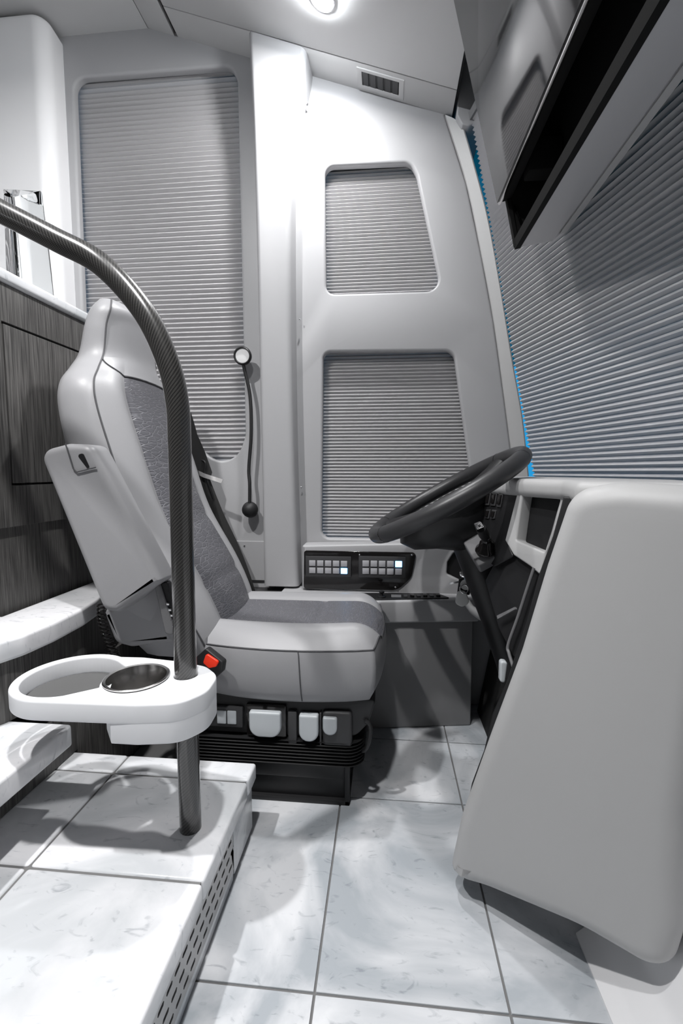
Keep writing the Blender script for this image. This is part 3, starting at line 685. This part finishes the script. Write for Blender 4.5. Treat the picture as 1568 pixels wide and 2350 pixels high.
ca = catmull([(-0.7790,1.1600,0.5860),(-0.7790,1.1600,0.5430),(-0.7730,1.1650,0.4980),(-0.7590,1.1700,0.4530),(-0.7450,1.1800,0.4110)], 8)
for i in range(220):
    t = i/219*(len(ca)-1); k = min(int(t), len(ca)-2); c_ = ca[k].lerp(ca[k+1], t-k); a = i/219*2*math.pi*16
    hx.append(c_+Vector((math.cos(a)*0.010, math.sin(a)*0.010, 0)))
tube('coiled_cord', hx, 0.0028, BLACKG, ph, 8)

# ================================================================== GOOSENECK READING LIGHT
gl = thing('gooseneck_light', (-0.535, 1.80, 0.80), 'black gooseneck reading light on a round base between window and pillar', 'lamp')
lathe('base_ball', [(0,-0.032),(0.016,-0.028),(0.029,-0.014),(0.033,0.002),(0.029,0.015),(0.016,0.026),(0,0.030)], (-0.540,1.775,0.797), (0,1,0), RUBBER, gl, 28)
tube('gooseneck', catmull([(-0.538,1.765,0.815),(-0.536,1.765,0.90),(-0.540,1.77,0.96),(-0.529,1.77,1.08),(-0.527,1.77,1.18),(-0.532,1.77,1.26),(-0.548,1.765,1.34),(-0.552,1.76,1.365)], 8), 0.0068, RUBBER, gl, 12)
hd_c = Vector((-0.553,1.757,1.394))
lathe('lamp_head', [(0.0265,-0.008),(0.0265,0.004),(0.030,0.009),(0.034,0.006),(0.0355,0.0),(0.034,-0.010),(0.0,-0.012)], hd_c, (0.05,-1,-0.05), BLACK, gl, 32)
lathe('lens', [(0.0,0.004),(0.0266,0.003),(0.0266,-0.004),(0,-0.004)], hd_c, (0.05,-1,-0.05), GLOWLENS, gl, 32)

# small access cover under the gooseneck
ac = thing('access_cover', (-0.55, 1.81, 0.5), 'small grey access cover with one screw low beside the pillar', 'cover')
plate('cover_plate', [rounded([(-0.66,0.50),(-0.489,0.50),(-0.489,0.665),(-0.66,0.665)], 0.004)], (0, 1.808, 0), (1, 0, 0), (0, 0, 1), 0.012, SHELL, ac, 0.003)
lathe('screw', [(0,0),(0.004,0),(0.0045,0.001),(0.003,0.003),(0,0.0035)], (-0.5760,1.8080,0.6440), (0,-1,0), CHROME, ac, 12)
for i, (px, lab) in enumerate((((-0.2990,1.8000,2.3050),'small chrome screw high on the right side of the pillar'),((-0.3330,1.8000,1.5340),'small chrome screw halfway up the right side of the pillar'),((-0.3330,1.8000,0.8850),'small chrome screw low on the right side of the pillar'))):
    s = lathe('screw', [(0,0),(0.0045,0),(0.005,0.0012),(0.0035,0.0035),(0,0.004)], (px[0]-0.002, px[1]-0.005, px[2]), (0.8,-0.6,0), CHROME, None, 12); tag(s, lab, 'screw', 'pillar screws')

# ================================================================== SIDE CONSOLE, SWITCH PANEL
con = thing('side_console', (0.0, 1.72, 0), 'grey moulded console with a switch ledge along the side wall', 'console')
lo = [(-0.40,1.556),(0.326,1.668),(0.33,1.79),(-0.40,1.79)]
plate('lower_box', [rounded(lo, 0.006)], (0, 0, 0.405), (1, 0, 0), (0, 1, 0), 0.404, CONS, con, 0.004)
up_ = [(-0.40,1.540),(0.345,1.652),(0.355,1.79),(-0.40,1.79)]
plate('upper_ledge', [rounded(up_, 0.012)], (0, 0, 0.488), (1, 0, 0), (0, 1, 0), 0.083, SHELL, con, 0.008)
bk_ = [(-0.3200,0.4920),(-0.3190,0.6640),(0.1660,0.6810),(0.2700,0.6930),(0.3530,0.5950),(0.3530,0.4700)]
ins = [(0.2590,0.6460),(0.3190,0.6470),(0.3350,0.5360),(0.2900,0.5370),(0.2350,0.5640),(0.2370,0.6090)]
plate('raised_back', [rounded(bk_, [0.004,0.006,0.02,0.03,0.02,0.01]), rounded(ins, 0.012)], (0, 1.722, 0), (1, 0, 0), (0, 0, 1), 0.085, SHELL, con, 0.008)
plate('inset_panel', [rounded(ins, 0.01)], (0, 1.742, 0), (1, 0, 0), (0, 0, 1), 0.02, BLACK, con, 0.0)
tray = plate('ledge_tray', [rounded([(-0.06,1.600),(0.24,1.652),(0.20,1.712),(-0.10,1.690)], 0.008)], (0, 0, 0.492), (1, 0, 0), (0, 1, 0), 0.006, BLACK, con, 0.002)
for k in range(6):
    x = 0.07+0.024*k; box('toggle_switch', x, x+0.015, 1.640+0.004*k, 1.668+0.004*k, 0.491, 0.497+0.002*(k % 2), BLACKG if k % 2 else DGREY, tray, 0.002)
box('label_strip', 0.025, 0.062, 1.638, 1.672, 0.491, 0.4935, MGREY, tray, 0.001)
lathe('mirror_joystick', [(0.016,0),(0.015,0.005),(0.006,0.008),(0.005,0.014),(0.010,0.018),(0.010,0.023),(0,0.026)], (-0.010,1.638,0.491), (0,0,1), BLACK, tray, 20)

sp = thing('switch_panel', (-0.1, 1.715, 0.5), 'glossy black panel with two lit keypads on the side console', 'switch panel')
o1 = [(-0.3140,0.4950),(-0.3110,0.6460),(0.1190,0.6450),(0.1020,0.5490),(0.0490,0.4970)]
pl_ = plate('panel_plate', [rounded(o1, [0.012,0.012,0.014,0.05,0.06], 8)], (0, 1.716, 0), (1, 0, 0), (0, 0, 1), 0.006, BLACKG, sp, 0.002)
def keypad(x0, x1, z0, z1, lit):
    k_ = box('keypad', x0-0.012, x1+0.012, 1.706, 1.7105, z0-0.012, z1+0.014, DGREY, sp, 0.003)
    w_ = (x1-x0)/5; h_ = (z1-z0)/2
    for r_ in range(2):
        for c_ in range(5):
            on = (c_, r_) == lit
            b = box('button', x0+c_*w_+0.003, x0+(c_+1)*w_-0.003, 1.7025, 1.7065, z1-(r_+1)*h_+0.003, z1-r_*h_-0.003, LIT if on else BUTTON, k_, 0.0015)
            if on: b['label'] = 'glowing blue white button'
keypad(-0.292, -0.139, 0.557, 0.613, (4, 1)); keypad(-0.087, 0.068, 0.558, 0.616, (4, 0))
for px in ((-0.0950,1.7100,0.6340),(0.1020,1.7100,0.6370),(0.0420,1.7100,0.5120)):
    lathe('screw', [(0,0),(0.003,0),(0.0035,0.001),(0.002,0.0025),(0,0.003)], px, (0,-1,0), CHROME, sp, 10)

# ================================================================== DASHBOARD
dash = thing('dashboard', (0.45, 1.2, 0), 'pale grey moulded dashboard with a big flared side panel facing the entry', 'dashboard')
TH = R(40.0); WU = Vector((math.cos(TH), -math.sin(TH), 0)); WN = Vector((math.sin(TH), math.cos(TH), 0))
wing = [(0.3130,0.8250,0.9150),(0.2840,0.8490,0.7780),(0.2520,0.8760,0.6040),(0.2070,0.9140,0.4080),(0.1590,0.9540,0.1900),(0.1400,0.9700,0.0510),(0.1700,0.9450,0.0400),(0.2150,0.9070,0.0640),(0.3560,0.7890,0.1150),(0.4560,0.7050,0.1260),(0.4660,0.6970,0.2150),(0.4630,0.6990,0.4060),(0.4770,0.6870,0.6870),(0.4880,0.6780,0.9260),(0.3640,0.7820,0.9330)]
w2 = [((Vector(p)-Vector(wing[5])).dot(WU), p[2]) for p in wing]
plate('side_panel', [rounded(w2, [0.06,0.3,0.3,0.3,0.3,0.05,0.12,0.3,0.3,0.055,0.3,0.3,0.3,0.06,0.3], 10)], Vector((wing[5][0], wing[5][1], 0)), WU, (0, 0, 1), 0.11, SHELL2, dash, 0.04, 8)
# dark liner standing out behind the left edge of the side panel
tr = [(0.3510,0.9390,0.9000),(0.3380,0.9500,0.8200),(0.3190,0.9660,0.7370),(0.3030,0.9800,0.6340),(0.2860,0.9930,0.5580),(0.2700,1.0070,0.4870),(0.2500,1.0240,0.3960),(0.2320,1.0390,0.3010),(0.2140,1.0540,0.2030),(0.1980,1.0680,0.1100)]
tr2 = [((Vector(p)-Vector(wing[5])).dot(WU), p[2]) for p in tr]
tr2 = tr2 + [(p[0]+0.10, p[1]) for p in tr2[::-1]]
wob = []
for k, p in enumerate(tr2): wob.append((p[0]+(0.003*((k % 2)*2-1) if 4 < k < 10 else 0), p[1]))
plate('edge_liner', [wob], Vector((wing[5][0], wing[5][1], 0))+WN*0.112, WU, (0, 0, 1), 0.02, RUBBER, dash, 0.004)
# top
FA = Vector((0.2820,1.3000,0.8980)); FB = Vector((0.4000,1.0500,0.8890))
topo = [(FA.x,FA.y),(FB.x,FB.y)]
w0 = Vector(wing[0])+WN*0.02; w1 = Vector(wing[13])+WN*0.02
tp_ = [(0.37,1.76),(FA.x-0.004,FA.y),(FB.x-0.012,FB.y),(w0.x+0.02,w0.y+0.03),(w1.x,w1.y),(0.64,1.05),(0.605,1.35),(0.545,1.60),(0.50,1.76)]
plate('dash_top', [rounded(tp_, [0,0.05,0.05,0.02,0.02,0.02,0.1,0.1,0.0], 6)], (0, 0, 0.932), (1, 0, 0), (0, 1, 0), 0.045, SHELL2, dash, 0.018, 5)
# fascia with monitor bay
ff = [(0.3360,1.1930,0.9120),(0.4030,1.0500,0.9040),(0.3980,1.0530,0.8880),(0.3650,1.0660,0.7540),(0.3560,1.0680,0.7120),(0.3430,1.1020,0.7260),(0.3190,1.1570,0.7420),(0.3070,1.1960,0.7730)]
fh = [(0.3410,1.1750,0.8940),(0.3920,1.0660,0.8890),(0.3650,1.0710,0.7650),(0.3250,1.1600,0.7790)]
plate3('monitor_surround', ff, SHELL2, 0.035, dash, r=0.006, bev=0.005, holes=[(fh, 0.006)])
mon = plate3('monitor', [(0.3360,1.1900,0.9030),(0.3980,1.0580,0.8990),(0.3680,1.0610,0.7530),(0.3160,1.1750,0.7700)], BLACK, 0.01, dash, back=0.033)
sf = plate3('switch_fascia', [(0.2410,1.3930,0.9130),(0.3360,1.1930,0.9120),(0.3070,1.1960,0.7730),(0.3160,1.1620,0.7390),(0.2830,1.2160,0.7000),(0.2390,1.3240,0.7400)], BLACK, 0.03, dash, r=0.004, bev=0.003, back=0.006)
def rocker(px):
    q = plate3('rocker_switch', px, DGREY, 0.006, sf, r=0.002, bev=0.001, back=0.002)
    P = [Vector(p) for p in px]; c_ = sum(P, Vector())/4
    plate3('rocker_key', [c_+(p-c_)*0.62 for p in P], BLACKG, 0.006, q, bev=0.001, back=-0.002)
for a in ([(0.3020,1.2560,0.8950),(0.3100,1.2410,0.8950),(0.3030,1.2380,0.8550),(0.2960,1.2540,0.8560)],[(0.2910,1.2790,0.8960),(0.2990,1.2630,0.8960),(0.2930,1.2600,0.8570),(0.2850,1.2770,0.8570)],[(0.2810,1.3010,0.8970),(0.2880,1.2860,0.8960),(0.2820,1.2830,0.8570),(0.2740,1.2980,0.8570)],[(0.2700,1.3240,0.8960),(0.2780,1.3080,0.8960),(0.2710,1.3060,0.8580),(0.2640,1.3220,0.8580)],[(0.2880,1.2670,0.8470),(0.2950,1.2520,0.8470),(0.2910,1.2510,0.8230),(0.2830,1.2650,0.8220)],[(0.2770,1.2880,0.8460),(0.2850,1.2730,0.8470),(0.2800,1.2720,0.8210),(0.2730,1.2870,0.8210)]): rocker(a)
kp_ = plate3('knee_panel', [(0.2750,1.2340,0.7060),(0.3190,1.1570,0.7410),(0.3560,1.0670,0.7100),(0.3290,1.0790,0.6050),(0.2980,1.1000,0.5000),(0.2760,1.1680,0.5510),(0.2570,1.2510,0.6560)], BLACK, 0.02, dash, r=0.006, bev=0.003, back=0.02)
tube('panel_edge_strip', catmull([(0.3490,1.0890,0.7250),(0.3360,1.0930,0.6730),(0.3180,1.0990,0.5980),(0.3010,1.1070,0.5300),(0.3010,1.0980,0.5120),(0.3060,1.0790,0.4880)], 6), 0.0042, MGREY, dash, 8)
plate3('panel_rib', [(0.2860,1.1600,0.5850),(0.3160,1.1150,0.6220),(0.3170,1.1110,0.6180),(0.2870,1.1550,0.5780)], MGREY, 0.006, dash, back=-0.002)
tube('lower_rail', catmull([(0.2830,1.5800,0.5010),(0.3000,1.5500,0.4790),(0.3260,1.5000,0.4690),(0.3430,1.4500,0.4550)], 6), [0.012]*6+[0.014]*6+[0.011]*6+[0.006], SHELL2, dash, 14)
# carpeted toe board
bm = bmesh.new()
vs = [bm.verts.new(p) for p in ((0.372,1.78,0.0),(0.372,0.95,0.0),(0.46,0.95,0.50),(0.46,1.78,0.50),(0.52,1.78,0.89),(0.52,0.95,0.89),(0.56,0.95,0.89),(0.56,1.78,0.89),(0.60,0.95,0.0),(0.60,1.78,0.0))]
for f in ((0,1,2,3),(3,2,5,4),(4,5,6,7),(7,6,8,9),(9,8,1,0),(1,8,6,5,2),(0,3,4,7,9)): bm.faces.new([vs[i] for i in f])
bmesh_obj('toe_board', bm, CARPET, dash, 0)
pd = plate3('pedal', [(0.2620,1.0200,0.5240),(0.2780,1.0200,0.5220),(0.2740,1.0200,0.4730),(0.2620,1.0200,0.4750)], LEVER, 0.02, dash, r=0.006, bev=0.004)
pd['label'] = 'pale rounded knob at the dark dashboard edge'

# ================================================================== STEERING WHEEL
sw_c = Vector((0.181, 1.38, 0.880)); TL = R(30.0)
ux = Vector((math.cos(TL), 0, math.sin(TL))); uy = Vector((0, 1, 0)); un = ux.cross(uy)*1.0
if un.z < 0: un = -un
def W(a, b, c_=0): return sw_c + ux*a + uy*b + un*c_
wh = thing('steering_wheel', sw_c, 'black leather steering wheel with four spokes on a tilted column', 'steering wheel')
RM = 0.239
tube('rim', [W(RM*math.cos(2*math.pi*k/72), RM*math.sin(2*math.pi*k/72)) for k in range(72)], 0.0238, WHEEL, wh, 20, closed=True)
for a in (30, 150, 210, 330):
    a = R(a); pts = [W((RM+0.0)*math.cos(a+q), (RM+0.0)*math.sin(a+q)) for q in (-0.006, 0.006)]
    tube('rim_seam', pts, 0.0243, BLACKG, wh, 20)
def spoke(a):
    a = R(a); d = ux*math.cos(a)+uy*math.sin(a); s = ux*-math.sin(a)+uy*math.cos(a); bm = bmesh.new(); rows = []
    for t, wd, h, dz in ((0.06,0.050,0.020,-0.030),(0.11,0.046,0.018,-0.026),(0.15,0.040,0.015,-0.018),(0.20,0.036,0.013,-0.008),(0.232,0.042,0.016,0.0)):
        rows.append([sw_c+d*t+s*(wd*math.cos(2*math.pi*k/16))+un*(dz+h*math.sin(2*math.pi*k/16)) for k in range(16)])
    bm, V = grid_obj('s', rows, BLACK, closed=True); bm.faces.new(V[0][::-1]); bm.faces.new(V[-1]); bmesh_obj('spoke', bm, BLACK, wh, 60)
for a in (28, 152, 208, 332): spoke(a)
lathe('hub_pad', [(0,-0.004),(0.06,-0.006),(0.098,-0.012),(0.118,-0.024),(0.122,-0.040),(0.112,-0.060),(0,-0.061)], sw_c, un, BLACK, wh, 40)
# column shroud under the hub
cs = [(-0.02,0.135,0.110,-0.03),(-0.020,0.150,0.115,-0.06),(-0.01,0.135,0.105,-0.095),(0.010,0.095,0.085,-0.125),(0.030,0.066,0.066,-0.16)]
rows = [[sw_c+un*c_+ux*(o-0.02+a*math.cos(2*math.pi*k/28))+uy*(b*math.sin(2*math.pi*k/28)) for k in range(28)] for o, a, b, c_ in cs]
bm, V = grid_obj('s', rows, BLACK, closed=True); bm.faces.new(V[0]); bm.faces.new(V[-1][::-1]); bmesh_obj('column_shroud', bm, BLACK, wh, 50)
ring_ = [(0.255,1.38,0.74,0.055),(0.30,1.38,0.62,0.052),(0.345,1.38,0.50,0.050),(0.39,1.38,0.38,0.052),(0.43,1.38,0.24,0.055)]
tube('steering_column', [p[:3] for p in ring_], [p[3] for p in ring_], BLACK, wh, 20)
plate3('stalk_cover', [(0.2180,1.3100,0.8540),(0.2450,1.3100,0.8810),(0.2780,1.3100,0.8570),(0.2460,1.3100,0.8360)], MGREY, 0.02, wh, r=0.006, bev=0.003)
bm = bmesh.new()
for x in (960, 978):
    pass
add_bm(bm, tube_mesh([(0.0840,1.2350,0.7910),(0.0930,1.2350,0.7960)], 0.0028, 8)); add_bm(bm, tube_mesh([(0.1060,1.2350,0.8010),(0.1170,1.2350,0.8080)], 0.0028, 8))
bmesh_obj('spoke_buttons', bm, CHROME, wh)

# ================================================================== SHIFTER
sh = thing('shift_lever', (0.27,1.26,0.70), 'chrome and black shift lever with square emblem knob on a grey plate', 'shifter')
spn = Vector((-0.35,-0.62,0.70)).normalized(); spo = Vector((0.268,1.25,0.735))
def onp(q): return q
plate3('shift_plate', [(0.2190,1.2960,0.7520),(0.2470,1.2190,0.6970),(0.3200,1.2250,0.7390),(0.2960,1.3060,0.7980)], MGREY, 0.03, sh, r=0.006, bev=0.004)
lathe('boot', [(0.030,0),(0.028,0.006),(0.021,0.012),(0.018,0.026),(0.013,0.03),(0.012,0.036),(0,0.037)], (0.2740,1.2500,0.7380), (-0.10,-0.45,0.88), BLACKG, sh, 24)
lathe('collar', [(0.009,0),(0.010,0.003),(0.009,0.010),(0.006,0.013),(0,0.013)], Vector((0.2740,1.2500,0.7380))+Vector((-0.10,-0.45,0.88)).normalized()*0.036, (-0.06,-0.3,0.95), CHROME, sh, 20)
ka = Vector((0.2740,1.2680,0.7540))+Vector((0,-0.02,0.01)); kb = Vector((0.2450,1.1900,0.8050))
tube('lever_grip', [ka, ka.lerp(kb, 0.5), kb], [0.009,0.014,0.013], BLACK, sh, 14)
kn = [(0.2270,1.1780,0.8160),(0.2430,1.1780,0.8230),(0.2520,1.1780,0.8090),(0.2340,1.1780,0.8010)]
k1 = plate3('emblem_knob', kn, MGREY, 0.014, sh, r=0.003, bev=0.002)
kc = sum([Vector(p) for p in kn], Vector())/4
plate3('emblem', [kc+(Vector(p)-kc)*0.86+Vector((0,-0.0006,0)) for p in kn], CHROME, 0.002, k1, r=0.001, holes=[([kc+(Vector(p)-kc)*0.68 for p in kn], 0.0)])
lathe('emblem_ring', [(0.0040,0),(0.0058,0),(0.0058,0.0012),(0.0040,0.0012),(0.0040,0)], kc+Vector((0,-0.0002,0)), (0,-1,0), CHROME, k1, 20)
tube('emblem_bar', [kc+Vector((-0.003,-0.001,0)), kc+Vector((0.003,-0.001,0.0012))], 0.0009, CHROME, k1, 6)

# ================================================================== KEYS
ks = thing('key_set', (0.235,1.44,0.55), 'key ring with white fob and round tag hanging by the steering column', 'keys')
lathe('ignition_switch', [(0,0),(0.012,0),(0.013,0.003),(0.013,0.012),(0.008,0.014),(0,0.014)], (0.2550,1.4700,0.6230), (-0.3,-0.9,0.2), CHROME, ks, 20)
lathe('round_tag', [(0,0),(0.016,0),(0.017,0.0015),(0.016,0.003),(0,0.003)], (0.2560,1.4450,0.5930), (-0.1,-1,0.1), FOBW, ks, 24)
fb = [(0.2320,1.4400,0.5740),(0.2570,1.4400,0.5730),(0.2700,1.4400,0.5350),(0.2470,1.4400,0.5200),(0.2230,1.4400,0.5310)]
plate3('white_fob', fb, FOBW, 0.012, ks, r=0.014, bev=0.004)
tube('key_ring', [Vector((0.2500,1.4360,0.5810))+Vector((0.013*math.cos(a), 0.003*math.sin(a), 0.013*math.sin(a))) for a in [2*math.pi*k/24 for k in range(24)]], 0.0018, CHROME, ks, 8, closed=True)
ribbon('key', [(0.2060,1.4500,0.5940),(0.2400,1.4550,0.6000)], (0, 0, 1), 0.006, 0.0018, CHROME, ks)
tube('key_link', [(0.2530,1.4550,0.6240),(0.2550,1.4450,0.6090)], 0.003, CHROME, ks, 8)
plate3('black_remote', [(0.2360,1.4520,0.6070),(0.2470,1.4520,0.6130),(0.2750,1.4520,0.5800),(0.2700,1.4520,0.5570),(0.2320,1.4520,0.5620)], BLACK, 0.008, ks, r=0.003, bev=0.002)

# ================================================================== OVERHEAD CABINET AND TV
oc = thing('overhead_cabinet', (0.43, 0.9, 1.59), 'grey overhead cabinet with dark open front above the windscreen', 'cabinet')
def ext(name, sec, y0, y1, m, parent, bev=0.0, r=0.0):
    me = plate_mesh([rounded(sec, r) if r else sec], (0, y0, 0), (1, 0, 0), (0, 0, 1), y1-y0, bev)
    o = link(name, me, m, parent, 35); return o
YF = 1.42; YN = -0.25
ext('underside_panel', [(0.381,1.594),(0.470,1.606),(0.488,1.622),(0.478,1.640),(0.381,1.622)], YN, YF, SHELL, oc, 0.004, 0.004)
ext('back_panel', [(0.478,1.640),(0.488,1.645),(0.385,2.13),(0.37,2.13)], YN, YF, MATTE, oc, 0.0)
ext('rear_lip', [(0.478,1.610),(0.497,1.614),(0.497,1.640),(0.480,1.640)], YN, YF-0.03, SHELL2, oc, 0.004)
ext('front_trim', [(0.366,1.588),(0.382,1.592),(0.380,1.616),(0.361,1.612)], YN, YF, MATTE, oc, 0.002)
ext('end_panel', [(0.368,1.60),(0.482,1.62),(0.385,2.13),(0.262,2.13)], YF-0.012, YF-0.001, MATTE, oc, 0.001)
ext('end_trim', [(0.364,1.595),(0.374,1.600),(0.262,2.13),(0.248,2.13)], YF-0.016, YF+0.002, MATTE, oc, 0.001)
ext('edge_glint', [(0.384,1.622),(0.389,1.624),(0.36,1.70),(0.355,1.70)], YF-0.020, YF-0.017, CHROME, oc, 0.0)  # chrome sliver shaped as the white light line on the end panel's edge
ext('top_panel', [(0.262,2.11),(0.395,2.11),(0.385,2.14),(0.262,2.14)], YN, YF, SHELL, oc, 0.003)
box('hinge_bracket', 0.36, 0.44, 1.28, 1.33, 1.72, 1.80, MATTE, oc, 0.004)

tv = thing('television', (0.31, 0.9, 1.71), 'flat black television tilted down in front of the overhead cabinet', 'television')
ta = Vector((0.313,0,1.713)); tb = Vector((0.178,0,2.262)); tu = (tb-ta).normalized(); tn = Vector((-tu.z, 0, tu.x))   # tn faces the cabin
if tn.x > 0: tn = -tn
def tvbox(name, e0, e1, n0, n1, y0, y1, m, bev):
    Mx = Matrix((( -tn.x, 0, tu.x, ta.x),(0, 1, 0, 0),(-tn.z, 0, tu.z, ta.z),(0,0,0,1)))
    bm = bmesh.new(); add_box(bm, n0, n1, y0, y1, e0, e1, bev, 2, Mx); return bmesh_obj(name, bm, m, tv)
tvbox('screen', 0.004, 0.60, 0.0, 0.004, 0.36, 1.416, SCREEN, 0.0005)
tvbox('bezel', -0.001, 0.604, 0.0042, 0.012, 0.355, 1.42, STEEL, 0.001)
tvbox('back_cover', 0.002, 0.60, 0.0125, 0.040, 0.36, 1.418, MATTE, 0.004)

# ================================================================== CEILING FITTINGS
def ceil_n(x): return Vector((0,0,-1)) if x < -0.92 else Vector((-0.343,0,-1)).normalized()
labs = ['glowing round downlight in the sloping ceiling panel above the driver seat','round downlight in the ceiling above the passenger floor','round downlight in the ceiling above the entry steps']
for (x, y, e, sprd), lab in zip(LAMPS, labs):
    n = ceil_n(x); c_ = Vector((x, y, ceil_z(x)))
    root = thing('downlight', c_, lab, 'ceiling light', 'ceiling downlights')
    lathe('trim_ring', [(0.030,0.0),(0.032,0.006),(0.038,0.007),(0.043,0.004),(0.045,-0.001)], c_, n, CHROME, root, 32)
    lathe('lens', [(0.031,0.002),(0.028,0.012),(0.020,0.018),(0.010,0.021),(0,0.022)], c_, n, LENS, root, 28)
    lamp('downlight_lamp', c_+n*0.03, e, 0.07, sprd).rotation_euler = n.to_track_quat('-Z', 'Y').to_euler()
va = ceil_n(0.0); vy = Vector((0,1,0)); vx = Vector((1,0,-0.343)).normalized()
vt = thing('air_vent', (-0.03,1.77,2.33), 'small dark slotted air vent in the ceiling edge strip', 'vent')
vc = Vector((-0.029,1.762,ceil_z(-0.029)))
fr_ = [(-0.088,-0.044),(0.088,-0.044),(0.088,0.040),(-0.088,0.040)]; ho = [(-0.070,-0.028),(0.070,-0.028),(0.070,0.028),(-0.070,0.028)]
plate('vent_frame', [fr_, ho], vc+va*0.004, vx, -vy, 0.006, CEIL, vt, 0.001)
plate('vent_backing', [[(-0.072,-0.03),(0.072,-0.03),(0.072,0.03),(-0.072,0.03)]], vc+va*0.0006, vx, -vy, 0.001, BLACK, vt)
for k in range(5):
    q = -0.056+k*0.028; plate('vane', [[(q-0.010,-0.028),(q+0.010,-0.028),(q+0.010,0.028),(q-0.010,0.028)]], vc+va*0.003, vx, -vy, 0.0015, DGREY, vt)
sc = lathe('speaker_cover', [(0.0,0.003),(0.070,0.003),(0.074,0.001),(0.075,-0.001)], Vector((-0.44,1.50,ceil_z(-0.44))), ceil_n(-0.44), CEIL, None, 40)
tag(sc, 'thin round grey cover disc on the ceiling left of the bright downlight', 'ceiling cover')
